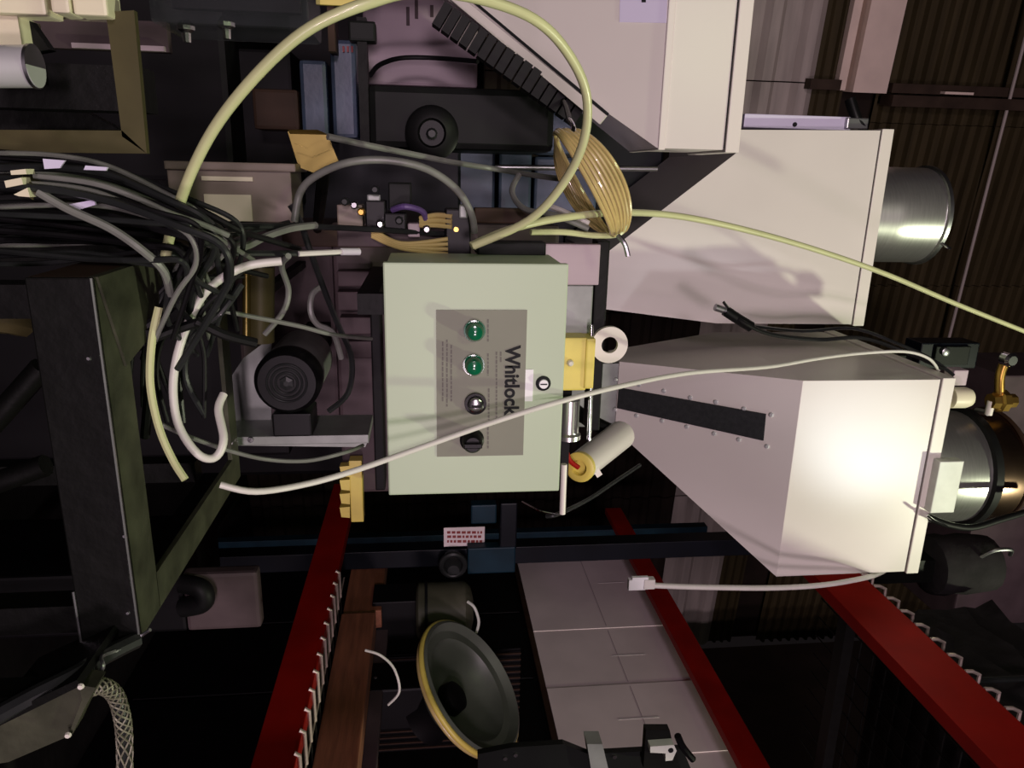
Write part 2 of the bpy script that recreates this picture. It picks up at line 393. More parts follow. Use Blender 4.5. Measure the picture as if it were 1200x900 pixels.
sp0 = Vector((HX0, HY0, HZ0)); sn = (Vector((HX1, HY0, HZ0)) - sp0).cross(Vector((ox0, 2.62, oz)) - sp0).normalized()
strip = obj('sight_strip', plate_on(B(), [(726, 454), (898, 485), (895, 516), (724, 478)], sp0, sn, 0.006), 'dark_strip', h3, label='black sight strip')
n3 = sn if sn.y < 0 else -sn
for x, y in ((722, 445), (749, 451), (778, 458), (809, 466), (839, 471), (872, 479), (904, 486), (721, 480), (746, 487), (776, 493), (805, 500), (837, 508), (866, 515), (899, 523)):
    c = PP(x, y, sp0, sn)
    obj('bolt', lathe(B(), c, n3, [(0, 0.0085), (0.003, 0.0085), (0.006, 0.005)], 8), 'polished', strip)
obj('lid_pad', pxbox(B(), 1096, 541, 1124, 601, 2.16, 0.04, 0.003), 'pale_green', h3, label='pale green grey block under the lid')
kn = P(1113, 466, 2.22)
obj('lid_knob', lathe(B(), kn, (0, 0, 1), [(0, 0.036), (0.055, 0.036), (0.072, 0.030), (0.082, 0.016), (0.084, 0.004)], 20), 'cream', h3, smooth=True)
obj('latch', pxbox(B(), 1117, 434, 1134, 452, 2.3, 0.05, 0.004), 'mauve_panel', h3)
RCY = 2.56
ra, rb_ = P(1140, 484, RCY), P(1140, 603, RCY)
R3 = (rb_.x - ra.x) / 2
rc = Vector(((ra.x + rb_.x) / 2, RCY, HZ1 + 0.001))
zband = P(1146, 545, RCY - R3 * 0.6).z - rc.z; ztop = P(1192, 545, RCY - R3 * 0.6).z - rc.z
rv = thing('vacuum_receiver', 'stainless steel receiver drum with black clamp band on the strip hopper', 'receiver', rc, 'stainless receivers on the hoppers')
obj('lower_drum', lathe(B(), rc, (0, 0, 1), [(0, R3 * 0.94), (0.02, R3), (zband, R3)], 40), 'steel', rv, smooth=True)
obj('clamp_band', lathe(B(), rc + Vector((0, 0, zband)), (0, 0, 1), [(0, R3), (0.003, R3 + 0.018), (0.032, R3 + 0.018), (0.035, R3)], 40), 'black_rubber', rv, smooth=True)
obj('upper_drum', lathe(B(), rc + Vector((0, 0, zband + 0.035)), (0, 0, 1), [(0, R3), (ztop - zband - 0.06, R3 * 1.02), (ztop - zband - 0.03, R3 * 0.98), (ztop - zband, R3 * 0.8)], 40), 'copper_tint', rv, smooth=True)
obj('rim_wire', torus(B(), rc + Vector((0, 0, ztop - 0.02)), (0, 0, 1), R3 + 0.006, 0.008, 40, 8), 'brown_plate', rv, smooth=True)

# plain hopper further back
HB = 2.72
h2 = thing('hopper', 'plain white hopper with one sloping side and a shelf tray', 'hopper', (0.3, 3.0, 2.1), 'white sheet metal hoppers')
pts = [(866, 152), (1032, 153), (994, 380), (840, 379), (706, 362), (706, 300), (862, 180)]
a = [P(x, y, HB) for x, y in pts]
za = a[1].z; a[2].z = za
dep = 0.78
obj('hopper_box', hexa(B(), a, [p + Vector((0, dep, 0)) for p in a]), 'white_paint', h2)
obj('seam', box(B(), (a[1].x + 0.003, HB + 0.003, za), (a[2].x - 0.003, HB + dep - 0.003, za + 0.004)), 'ink', h2)
hopper_lid(h2, a[1].x, a[2].x, HB, HB + dep, za + 0.004, za + 0.05)
obj('neck', box(B(), (a[5].x + 0.01, HB + 0.002, 2.12), (a[4].x - 0.02, HB + 0.1, a[5].z + 0.01)), 'galvanised', h2)
obj('shelf_tray', pxbox(B(), 872, 135, 998, 151, HB + 0.05, 0.3, 0.004), 'lavender_sticker', h2, label='pale lavender shelf tray')
obj('tray_stud', lathe(B(), P(931, 146, HB + 0.05), DY, [(0, 0.008), (0.006, 0.008)], 10), 'ink', h2)
obj('tray_lever', tube(B(), [P(1012, 148, HB + 0.05), P(1004, 140, HB + 0.05), P(996, 116, HB + 0.07)], 0.02, 10), 'black_plastic', h2, smooth=True)
obj('tray_hinge', pxbox(B(), 993, 138, 1018, 151, HB + 0.03, 0.05, 0.004), 'brushed', h2)
rc2 = Vector((P(1030, 252, HB + 0.31).x, HB + 0.31, za + 0.05))
rv2 = thing('vacuum_receiver', 'bare stainless steel receiver drum on the plain hopper', 'receiver', rc2, 'stainless receivers on the hoppers')
obj('drum', lathe(B(), rc2, (0, 0, 1), [(0, 0.168), (0.16, 0.190), (0.20, 0.197), (0.36, 0.197)], 44), 'steel', rv2, smooth=True)
obj('flange', lathe(B(), rc2 + Vector((0, 0, 0.36)), (0, 0, 1), [(0, 0.197), (0.004, 0.207), (0.02, 0.207), (0.026, 0.195)], 44), 'brushed', rv2, smooth=True)
obj('flange_clip', tube(B(), [rc2 + Vector((0.10, -0.18, 0.37)), rc2 + Vector((0.115, -0.19, 0.39)), rc2 + Vector((0.12, -0.18, 0.41))], 0.006, 8), 'chrome', rv2)

# front hopper with the lavender sticker
c_tr = P(865, 178, 1.9); c_br = P(771, 172, 1.9)
X1 = (c_tr.x + c_br.x) / 2; z1 = c_tr.z; z0 = c_br.z; X0 = X1 - 0.75
h1 = thing('hopper', 'white hopper with framed front edge and lavender sticker on its slope', 'hopper', (-0.5, 2.3, 1.7), 'white sheet metal hoppers')
d1 = 0.28
zlid = P(849, 160, 1.9).z
obj('hopper_box', box(B(), (X0, 1.9, z0 + 0.018), (X1, 1.9 + d1, zlid), 0.002), 'white_paint', h1)
obj('seam', box(B(), (X0 + 0.003, 1.903, zlid), (X1 - 0.003, 1.9 + d1 - 0.003, zlid + 0.004)), 'ink', h1)
hopper_lid(h1, X0, X1, 1.9, 1.9 + d1, zlid + 0.004, z1)
obj('bottom_flange', box(B(), (X0, 1.896, z0), (X1 + 0.004, 1.9 + d1, z0 + 0.018), 0.003), 'white_trim', h1)
co = P(515, -7, 2.13)
lo = [(co.x - 0.2, co.y, co.z), (co.x, co.y, co.z), (co.x, co.y + 0.05, co.z), (co.x - 0.2, co.y + 0.05, co.z)]
up = [(X0, 1.902, z0), (X1, 1.902, z0), (X1, 1.9 + d1, z0), (X0, 1.9 + d1, z0)]
obj('cone', hexa(B(), up, lo), 'white_paint', h1)
obj('neck', box(B(), (co.x - 0.19, co.y + 0.01, 1.2), (co.x - 0.01, co.y + 0.045, co.z)), 'galvanised', h1)
f0 = Vector(up[1]); fn = (Vector(up[0]) - f0).cross(Vector(lo[1]) - f0).normalized()
obj('edge_rail', plate_on(B(), [(520, -8), (536, -8), (712, 136), (704, 146)], f0, fn, 0.016, 0.004), 'white_trim', h1, label='pale edge rail')
obj('edge_shadow_gap', plate_on(B(), [(536, -12), (541, -12), (714, 133), (712, 136)], f0, fn, 0.006), 'ink', h1)
st = obj('sticker', plate_on(B(), [(727, -30), (783, -30), (781, 27), (726, 26)], f0, fn, 0.0015), 'lavender_sticker', h1, label='lavender paper sticker')
obj('sticker_mark', plate_on(B(), [(752, -6), (757, -6), (757, 3), (752, 3)], f0, fn, 0.001, 0.0016), 'ink', st)
rail = thing('cable_chain', 'black cable chain running under the sloped edge of a hopper', 'cable chain', P(600, 100, 2.1))
for i in range(16):
    t0 = i / 16
    A = P(514 + 168 * t0, 14 + 122 * t0, 2.0); Bp = P(514 + 168 * (t0 + 0.052), 14 + 122 * (t0 + 0.052), 2.0)
    d = (Bp - A); n_ = Vector((0, 1, 0)); w = d.cross(n_).normalized() * 0.03
    obj('chain_link', hexa(B(), [A - w, Bp - w, Bp + w, A + w], [p + Vector((0, 0.05, 0)) for p in (A - w, Bp - w, Bp + w, A + w)]), 'black_rubber', rail)

# ================================================================== control box
cz0, cz1, cx0, cx1, CY = 1.676, 1.990, 0.148, 0.569, 1.25
cb = thing('control_box', 'off white control box with grey label plate, lamps and knobs', 'control box', ((cx0 + cx1) / 2, 1.35, cz0))
obj('enclosure', box(B(), (cx0 + 0.004, CY + 0.018, cz0 + 0.004), (cx1 - 0.004, CY + 0.19, cz1 - 0.004), 0.003), 'box_paint', cb)
door = obj('door', box(B(), (cx0, CY, cz0), (cx1, CY + 0.016, cz1), 0.003), 'box_paint', cb)
def ctrl(x, y): p = P(x, y, CY); return p
def disc_part(name, x, y, prof, material, parent, n=24): return obj(name, lathe(B(), ctrl(x, y), DY, prof, n), material, parent, smooth=True)
pl0 = ctrl(511, 363); pl1 = ctrl(613, 533)
plate = obj('label_plate', box(B(), (pl0.x, CY - 0.0015, pl0.z), (pl1.x, CY, pl1.z)), 'plate_grey', cb, label='grey printed label plate')
for x, y in ((556, 387), (555, 427)):
    q = disc_part('pilot_lamp', x, y, [(0, 0.019), (0.006, 0.019), (0.006, 0.016), (0.020, 0.0155), (0.026, 0.012), (0.028, 0.004)], 'green_lens', cb)
    q['label'] = 'green pilot lamp'
kq = disc_part('key_switch', 557, 472, [(0, 0.017), (0.006, 0.017), (0.010, 0.014), (0.020, 0.013), (0.022, 0.009)], 'chrome', cb)
kp = ctrl(557, 472); obj('key_slot', box(B(), (kp.x - 0.002, CY - 0.0235, kp.z - 0.008), (kp.x + 0.002, CY - 0.0205, kp.z + 0.008)), 'ink', kq)
obj('switch_collar', lathe(B(), kp + DY * 0.002, DY, [(0, 0.0195), (0.007, 0.0195), (0.007, 0.017)], 24), 'black_plastic', kq, smooth=True)
sk = disc_part('selector_knob', 553, 515, [(0, 0.022), (0.004, 0.022), (0.006, 0.019), (0.024, 0.017), (0.028, 0.013)], 'black_plastic', cb)
kp = ctrl(553, 515); obj('knob_grip', box(B(), (kp.x - 0.004, CY - 0.037, kp.z - 0.016), (kp.x + 0.004, CY - 0.024, kp.z + 0.016), 0.0015), 'black_plastic', sk)
lk = disc_part('door_lock', 636.5, 449, [(0, 0.0135), (0.003, 0.0135), (0.004, 0.0115)], 'ink', cb)
obj('lock_core', lathe(B(), ctrl(636.5, 449) + DY * 0.004, DY, [(0, 0.0085), (0.004, 0.008)], 20), 'white_sticker', lk, smooth=True)
lp = ctrl(636.5, 449); obj('lock_slot', box(B(), (lp.x - 0.001, CY - 0.0092, lp.z - 0.006), (lp.x + 0.001, CY - 0.0078, lp.z + 0.006)), 'ink', lk)
w0 = ctrl(614.5, 433); w1 = ctrl(624, 470)
obj('white_tag', box(B(), (w0.x, CY - 0.001, w0.z), (w1.x, CY + 0.0005, w1.z)), 'white_sticker', cb)
t0 = ctrl(592, 404); t1 = ctrl(608, 487)
text_mesh('Whitlock', t1.x - t0.x, t1.z - t0.z, (t0.x, CY - 0.0015, t0.z), 'ink', 'lettering', plate, fat=0.03)
def dashes(x, y0, y1, parent, w=2.2, m='fine_ink'):
    bm = B(); y = y0
    while y < y1:
        l = random.uniform(2.5, 6.0); a = ctrl(x, y); b = ctrl(x + w, min(y + l, y1))
        box(bm, (a.x, CY - 0.0021, a.z), (b.x, CY - 0.0014, b.z)); y += l + 1.4
    o = obj('fine_print', bm, m, parent); o['kind'] = 'stuff'; return o
for x, y0, y1 in ((581, 412, 490), (586, 412, 425), (571, 374, 400), (571, 414, 440), (572, 455, 492), (571, 500, 525), (518, 400, 470), (523, 398, 476), (528, 404, 470)):
    dashes(x, y0, y1, plate, 1.6)
obj('mounting_rail', box(B(), (cx0 + 0.08, CY + 0.19, cz0 - 0.06), (cx0 + 0.12, 1.84, cz0 - 0.02)), 'black_steel', cb)
obj('mounting_rail', box(B(), (cx1 - 0.12, CY + 0.19, cz0 + 0.03), (cx1 - 0.08, 1.84, cz0 + 0.07)), 'black_steel', cb)
obj('mounting_rail', box(B(), (cx0 + 0.08, CY + 0.17, cz0 - 0.06), (cx0 + 0.12, CY + 0.19, cz0 + 0.1)), 'black_steel', cb)

# ---------------- fittings between the box and the hoppers
bk = thing('bracket_stand', 'upright bracket plates and rods beside the control box', 'bracket', P(680, 400, 1.55))
obj('mauve_plate', pxbox(B(), 610, 286, 703, 334, 1.5, 0.03, 0.003), 'mauve_panel', bk, label='mauve steel plate')
obj('grey_plate', pxbox(B(), 640, 334, 694, 396, 1.52, 0.03, 0.003), 'galvanised', bk)
obj('cross_bar', pxbox(B(), 694, 282, 709, 505, 1.53, 0.05, 0.003), 'black_steel', bk)
obj('back_plate', pxbox(B(), 560, 286, 672, 560, 1.56, 0.02), 'dark_body', bk)
obj('steel_rod', tube(B(), [P(693, 380, 1.5), P(692, 470, 1.49), P(690, 516, 1.49)], 0.005, 10, 0), 'chrome', bk, smooth=True)
obj('steel_rod', tube(B(), [P(661, 544, 1.48), P(659, 602, 1.48)], 0.007, 10, 0), 'white_trim', bk, smooth=True)
obj('steel_cylinder', lathe(B(), P(668, 468, 1.52), (1, 0, 0), [(0, 0.022), (0.075, 0.022), (0.08, 0.027), (0.09, 0.027)], 24), 'steel', bk, smooth=True)
yb = thing('yellow_block', 'yellow plastic block beside the control box', 'block', P(662, 427, 1.5))
obj('block_body', pxbox(B(), 648, 396, 688, 458, 1.47, 0.06, 0.004), 'yellow_paint', yb)
obj('block_lip', pxbox(B(), 686, 397, 697, 456, 1.465, 0.07, 0.004), 'yellow_paint', yb)
obj('block_pin', lathe(B(), P(668, 425, 1.47), DY, [(0, 0.007), (0.006, 0.007), (0.010, 0.004)], 14), 'white_trim', yb, smooth=True)
rg = thing('ring_plate', 'flat steel eye ring beside the yellow block', 'ring', P(713, 403, 1.53))
obj('eye_ring', annulus(B(), P(713, 403, 1.53), (0, -1, 0), 0.018, 0.040, 0.012, 36), 'white_trim', rg, smooth=True)
obj('shank', pxbox(B(), 688, 396, 700, 414, 1.525, 0.012, 0.002), 'galvanised', rg)
pp = thing('pipe_stub', 'white pipe stub with yellow end cap below the sloping hopper', 'pipe', P(690, 540, 1.75))
pe, ps = P(681, 546, 1.62), P(727, 510, 1.86)
obj('pipe', cyl(B(), pe, ps, 0.036, 0.04, 28), 'white_paint', pp, smooth=True)
dd = (pe - ps).normalized()
obj('end_cap', lathe(B(), pe, dd, [(0, 0.037), (0.012, 0.037), (0.016, 0.03), (0.016, 0.02), (0.004, 0.018)], 28), 'yellow_paint', pp, smooth=True)
obj('stub_wire', tube(B(), [P(678, 548, 1.6), P(668, 540, 1.6), P(664, 530, 1.6)], 0.006, 8), 'red_beam', pp)
obj('stub_lug', pxpoly(B(), [(690, 545), (700, 560), (706, 556), (698, 543)], 1.62, 0.01), 'white_trim', pp)
obj('stub_arm', tube(B(), [ps, P(690, 492, 1.9), P(660, 470, 2.0)], 0.02, 10), 'black_steel', pp)

# ---------------- motor on its bracket
mo = thing('motor', 'small black round motor on a galvanised bracket beside the cables', 'motor', P(335, 500, 1.65))
MY = 1.5
mc = P(336, 449, MY); mr = 0.068
obj('end_bell', lathe(B(), mc, (0, 1, 0), [(0, 0.03), (0, mr * 0.86), (0.012, mr), (0.05, mr)], 36), 'black_plastic', mo, smooth=True)
obj('motor_can', lathe(B(), mc + Vector((0, 0.05, 0)), (0, 1, 0), [(0, mr * 0.97), (0.17, mr * 0.97), (0.19, mr * 0.8)], 36), 'galvanised', mo, smooth=True)
for rr in (0.022, 0.031, 0.04): obj('vent_ring', torus(B(), mc + DY * 0.001, DY, rr, 0.0025, 36, 8), 'dark_cable', mo, smooth=True)
obj('shaft_end', lathe(B(), mc + Vector((0, 0.004, 0)), DY, [(0, 0.017), (0.008, 0.015), (0.010, 0.006)], 6), 'dark_cable', mo)
obj('terminal_box', pxbox(B(), 319, 485, 365, 512, MY + 0.01, 0.09, 0.004), 'black_plastic', mo)
obj('bracket_face', pxpoly(B(), [(268, 522), (262, 455), (285, 420), (318, 395), (318, 505), (365, 512), (430, 519), (428, 524)], MY + 0.13, 0.006), 'galvanised', mo)
obj('bracket_foot', pxbox(B(), 264, 511, 432, 521, MY + 0.02, 0.14, 0.002), 'galvanised', mo)
obj('bracket_edge', tube(B(), [P(266, 456, MY), P(273, 521, MY)], 0.004, 8, 0), 'chrome', mo)
obj('bracket_screw', lathe(B(), P(294, 515, MY + 0.02), DY, [(0, 0.007), (0.005, 0.006)], 8), 'chrome', mo)
obj('bracket_arm', box(B(), (mc.x - 0.03, MY + 0.24, mc.z - 0.03), (mc.x + 0.03, 1.995, mc.z + 0.03)), 'black_steel', mo)

# ================================================================== black frame table
TY0, TY1 = 0.9, 1.46
tz = P(135, 540, TY0).z
tx0 = P(110, 326, TY0).x; tx1 = P(160, 752, TY0).x
tz0 = P(62, 540, TY0).z
ft = thing('machine_table', 'scuffed black steel machine frame with open top', 'frame', ((tx0 + tx1) / 2, 1.1, 0))
obj('front_plate', box(B(), (tx0, TY0, tz0), (tx1, TY0 + 0.01, tz), 0.002), 'black_steel', ft)
w = 0.055
obj('top_rail', box(B(), (tx0, TY0 + 0.01, tz - 0.008), (tx1, TY0 + 0.01 + w * 1.3, tz)), 'scuffed_steel', ft)
obj('top_rail', box(B(), (tx1 - w, TY0 + 0.08, tz - 0.008), (tx1, TY1, tz)), 'scuffed_steel', ft)
obj('top_rail', box(B(), (tx0, TY0 + 0.08, tz - 0.008), (tx0 + 0.06, TY1, tz)), 'scuffed_steel', ft)
obj('top_rail', box(B(), (tx0 + 0.06, TY1 - 0.05, tz - 0.008), (tx1 - w, TY1, tz)), 'scuffed_steel', ft)
obj('side_plate', box(B(), (tx0, TY0 + 0.01, tz0), (tx0 + 0.008, TY1, tz - 0.008)), 'brown_plate', ft)
obj('side_plate', box(B(), (tx1 - 0.008, TY0 + 0.01, tz0), (tx1, TY1, tz - 0.008)), 'black_steel', ft)
obj('edge_highlight', tube(B(), [(tx0, TY0, tz), (tx1, TY0, tz)], 0.0022, 6, 0), 'brushed', ft)  # bright tube laid on in place of the highlight along the plate edge
obj('edge_highlight', tube(B(), [(tx1 - 0.005, TY0 - 0.002, tz0), (tx1 - 0.08, TY0 - 0.002, tz0)], 0.002, 6, 0), 'brushed', ft)
for x in (tx0 + 0.01, tx1 - 0.05):
    for y in (TY0 + 0.012, TY1 - 0.05):
        obj('leg', box(B(), (x, y, 0), (x + 0.04, y + 0.04, tz0)), 'black_steel', ft)
obj('gusset', hexa(B(), [(tx0, TY0 + 0.01, tz + 0.0005), (tx0 + 0.12, TY0 + 0.06, tz + 0.0005), (tx0 + 0.07, TY0 + 0.3, tz + 0.0005), (tx0, TY0 + 0.3, tz + 0.0005)],
     [(tx0, TY0 + 0.01, tz + 0.004), (tx0 + 0.12, TY0 + 0.06, tz + 0.004), (tx0 + 0.07, TY0 + 0.3, tz + 0.004), (tx0, TY0 + 0.3, tz + 0.004)]), 'scuffed_steel', ft)
for x, y in ((104, 420), (146, 628), (150, 718)): obj('rivet', lathe(B(), P(x, y, TY0), DY, [(0, 0.003), (0.002, 0.002)], 8), 'brushed', ft)
for i, (y0, y1, x0, x1) in enumerate(((430, 520, 0, 38), (545, 572, 8, 42))):
    obj('cross_tube', tube(B(), [P(x0 - 30, y1, 1.05), P(x1 + 12, y0, 1.05)], 0.016, 10, 0), 'black_steel', ft, smooth=True)
hose_c = cable('corrugated_hose', [(-20, 372, 1.0), (10, 374, 1.0), (28, 378, 1.02)], 0.02, 'olive_paint', 'short olive corrugated hose end below the black frame', 'hose')

# lower corner plate, tube and braided hose
bp_ = thing('folded_plate', 'folded olive steel guard plate with worn edges below the black frame', 'plate', P(60, 830, 0.8))
pf = [(-15, 858), (92, 803), (100, 816), (82, 862), (10, 893), (-15, 897)]
obj('plate_face', pxpoly(B(), pf, 0.80, 0.012), 'scuffed_steel', bp_)
obj('plate_flange', hexa(B(), [P(-15, 846, 0.79), P(90, 797, 0.79), P(96, 803, 0.79), P(-15, 858, 0.79)], [P(-15, 846, 0.79) + Vector((0, .12, 0)), P(90, 797, 0.79) + Vector((0, .12, 0)), P(96, 803, 0.79) + Vector((0, .12, 0)), P(-15, 858, 0.79) + Vector((0, .12, 0))]), 'black_steel', bp_)
obj('end_flange', pxpoly(B(), [(93, 803), (112, 806), (98, 832), (84, 862), (80, 862), (96, 820)], 0.795, 0.03), 'scuffed_steel', bp_)
for x, y in ((95, 804), (80, 861)): obj('plate_rivet', lathe(B(), P(x, y, 0.79), DY, [(0, 0.004), (0.003, 0.003)], 8), 'white_trim', bp_)
obj('plate_stay', box(B(), (P(40, 840, 0.8).x - 0.02, 0.812, 0), (P(40, 840, 0.8).x + 0.02, 0.85, P(40, 840, 0.8).z)), 'black_steel', bp_)
cable('black_tube', [(-20, 848, 0.79), (40, 815, 0.80), (90, 790, 0.82), (124, 768, 0.86), (160, 750, 0.9)], 0.011, 'dark_cable', 'black rubber tube rising past the folded plate', 'tube')
cable('bent_wire', [(116, 790, 0.83), (121, 781, 0.83), (119, 770, 0.84), (132, 764, 0.86), (150, 758, 0.88), (164, 746, 0.9), (176, 738, 0.9)], 0.0025, 'brushed', 'bright bent wire at the corner of the black frame', 'wire')
bh = thing('braided_hose', 'grey braided mesh hose hanging beside the folded plate', 'hose', P(145, 880, 0.85))
hp = smooth_path([P(*p) for p in ((104, 808, 0.83), (120, 804, 0.84), (135, 815, 0.85), (143, 840, 0.85), (146, 870, 0.85), (146, 930, 0.85))], 8)
obj('hose_core', tube(B(), hp, 0.0085, 10, 0), 'dark_cable', bh, smooth=True)
bm = B()
for s in (1, -1):
    for k in range(6):
        q = []; u = None
        for i, c in enumerate(hp):
            d = (hp[min(i + 1, len(hp) - 1)] - hp[max(i - 1, 0)]).normalized()
            u = frame_of(d)[0] if u is None else (u - d * u.dot(d)).normalized(); v = d.cross(u); t = s * i * 0.42 + k * math.pi / 3
            q.append(c + (u * math.cos(t) + v * math.sin(t)) * 0.0095)
        tube(bm, q, 0.0013, 4, 0)
obj('braid', bm, 'mesh_braid', bh)['kind'] = 'stuff'

# ================================================================== olive frame, upper left
of = thing('olive_frame', 'olive painted square frame holding a steel cylinder', 'frame', P(80, 100, 1.1))
OY = 1.12
obj('frame_bar', pxpoly(B(), [(124, 14), (157, 12), (172, 180), (143, 160)], OY, 0.012), 'olive_paint', of)
obj('frame_bar', pxpoly(B(), [(-20, 152), (143, 153), (172, 180), (-20, 178)], OY, 0.012), 'olive_paint', of)
obj('frame_bar', pxpoly(B(), [(-20, -4), (110, 2), (126, 20), (-20, 12)], OY, 0.04), 'cream', of)
obj('cream_block', pxbox(B(), -15, -20, 52, 16, OY - 0.03, 0.05, 0.004), 'cream', of)
obj('cream_block', pxbox(B(), 58, -20, 80, 15, OY - 0.03, 0.05, 0.004), 'cream', of)
obj('cream_block', pxbox(B(), 84, -20, 124, 18, OY - 0.025, 0.05, 0.004), 'cream', of)
obj('side_block', pxpoly(B(), [(-20, 18), (20, 18), (26, 55), (-20, 55)], OY - 0.01, 0.06), 'cream', of)
obj('inner_plate', pxpoly(B(), [(24, 20), (34, 24), (58, 58), (36, 62)], OY + 0.02, 0.02), 'black_steel', of)
obj('purple_panel', pxbox(B(), 30, 22, 196, 58, OY + 0.35, 0.02), 'mauve_dim', of)
obj('panel_rib', pxbox(B(), 84, 52, 192, 58, OY + 0.34, 0.02), 'mauve_panel', of)
obj('frame_stand', box(B(), (P(150, 100, OY).x - 0.03, OY + 0.05, 0.0), (P(150, 100, OY).x + 0.03, OY + 0.11, P(150, 100, OY).z)), 'black_steel', of)
cy_ = thing('steel_cylinder', 'polished steel cylinder inside the olive frame', 'cylinder', P(10, 78, 1.14))
c0 = P(-40, 78, 1.06); c1 = P(42, 78, 1.06)
obj('cylinder_body', cyl(B(), c0, c1, 0.025, None, 30), 'polished', cy_, smooth=True)
obj('cylinder_rim', cyl(B(), c1 - Vector((0, 0, 0.004)), c1, 0.0265, None, 30), 'brushed', cy_, smooth=True)
obj('cylinder_clamp', pxbox(B(), 6, 66, 20, 92, 1.09, 0.16), 'black_steel', cy_)
obj('dark_cradle', pxpoly(B(), [(-20, 100), (40, 100), (140, 152), (-20, 152)], 1.25, 0.03), 'black_steel', cy_)
# clear cover with hex bolts
cl = thing('clear_cover', 'smoky clear plastic cover with two hanging bolts', 'cover', P(260, 10, 1.3))
obj('cover_shell', pxbox(B(), 172, -40, 360, 30, 1.3, 0.16, 0.008), 'clear_plastic', cl)
obj('cover_back', pxbox(B(), 200, -40, 350, 12, 1.38, 0.02), 'dark_body', cl)
obj('cover_hanger', box(B(), (P(180, -30, 1.3).x - 0.03, 1.34, 0), (P(180, -30, 1.3).x, 1.37, P(190, -30, 1.3).z)), 'black_steel', cl)
for x, y in ((217, 38), (264, 34)):
    bo = obj('bolt', lathe(B(), P(x, y - 14, 1.33), (1, 0, 0), [(0, 0.008), (0.008, 0.014), (0.014, 0.014), (0.018, 0.007), (0.032, 0.006)], 8), 'chrome', cl)
yt = thing('yellow_tag', 'bright yellow tag at the top of the blue guard', 'tag', P(392, 0, 2.2))
obj('tag_plate', pxbox(B(), 370, -12, 417, 6, 2.18, 0.01), 'yellow_paint', yt)
obj('tag_stem', pxbox(B(), 384, 4, 392, 60, 2.2, 0.09), 'brown_plate', yt)

# beige box with lid
bb = thing('junction_box', 'beige lidded junction box behind the cable bundle', 'box', P(290, 225, 1.45))
obj('box_body', pxbox(B(), 198, 196, 342, 260, 1.45, 0.12, 0.003), 'beige_box', bb)
obj('box_lid', pxbox(B(), 192, 190, 346, 200, 1.44, 0.14, 0.003), 'beige_box', bb)
obj('box_rib', pxbox(B(), 236, 207, 296, 212, 1.445, 0.01), 'cream', bb)
obj('box_window', pxbox(B(), 240, 228, 295, 259, 1.446, 0.006), 'cream', bb, label='pale square cover on the box')
obj('box_stand', box(B(), (P(260, 225, 1.5).x - 0.02, 1.49, 0), (P(260, 225, 1.5).x + 0.02, 1.53, P(202, 225, 1.45).z)), 'black_steel', bb)
gb = thing('brass_bracket', 'shiny gold toned angle bracket above the beige box', 'bracket', P(368, 175, 1.5))
obj('bracket_plate', pxpoly(B(), [(337, 154), (384, 158), (397, 190), (372, 204), (350, 196)], 1.5, 0.008), 'gold_metal', gb)
obj('bracket_flange', hexa(B(), [P(337, 152, 1.48), P(372, 152, 1.48), P(384, 158, 1.5), P(340, 157, 1.5)], [P(337, 152, 1.48) + Vector((0, .07, 0)), P(372, 152, 1.48) + Vector((0, .07, 0)), P(384, 158, 1.5) + Vector((0, .07, 0)), P(340, 157, 1.5) + Vector((0, .07, 0))]), 'gold_metal', gb)
obj('bracket_tab', pxpoly(B(), [(344, 168), (360, 174), (374, 166), (386, 166), (390, 174), (366, 184), (348, 178)], 1.492, 0.006), 'gold_metal', gb)
obj('bracket_arm', tube(B(), [P(380, 198, 1.51), P(376, 230, 1.6), P(372, 268, 1.9)], 0.012, 8), 'black_steel', gb)

# pneumatic valve cluster left of the control box
vc = thing('valve_cluster', 'cluster of small valves and fittings above the control box', 'valves', P(470, 260, 1.5))
def vb(n, x0, y0, x1, y1, Y, d, m): return obj(n, pxbox(B(), x0, y0, x1, y1, Y, d, 0.003), m, vc)
vb('base_bar', 395, 268, 560, 290, 1.5, 0.04, 'mauve_dim')
vb('valve_block', 395, 240, 425, 268, 1.5, 0.05, 'beige_box'); vb('valve_block', 428, 235, 452, 268, 1.49, 0.05, 'black_plastic')
vb('valve_block', 450, 250, 476, 272, 1.48, 0.05, 'black_plastic'); vb('valve_block', 455, 214, 482, 246, 1.5, 0.05, 'dark_green')
vb('valve_block', 522, 245, 552, 300, 1.46, 0.06, 'black_plastic'); vb('valve_block', 430, 228, 446, 240, 1.5, 0.03, 'galvanised')
vb('valve_block', 538, 240, 548, 256, 1.45, 0.03, 'galvanised'); vb('valve_block', 478, 262, 492, 278, 1.48, 0.04, 'mauve_panel')
vb('valve_block', 556, 244, 620, 262, 1.55, 0.03, 'brown_plate'); vb('valve_block', 560, 284, 640, 300, 1.42, 0.05, 'dark_green')
for x, y in ((416, 240), (424, 248), (468, 258), (534, 268), (446, 262), (500, 268), (560, 292), (590, 290), (615, 292), (405, 236), (440, 222)):
    obj('fitting', lathe(B(), P(x, y, 1.48), DY, [(0, 0.008), (0.012, 0.008), (0.014, 0.005), (0.022, 0.005)], 8), random.choice(['brass', 'chrome', 'brushed', 'dark_cable']), vc)
obj('ribbon', tube(B(), [P(460, 246, 1.48), P(475, 242, 1.46), P(495, 248, 1.47), (P(500, 262, 1.48))], 0.006, 8), 'purple_ribbon', vc)
for k in range(4):
    obj('air_line', tube(B(), [P(436, 268 + 3 * k, 1.48), P(470, 285 + 2 * k, 1.46), P(525, 280 + 6 * k, 1.45)], 0.004, 8), 'amber_tube', vc, smooth=True)
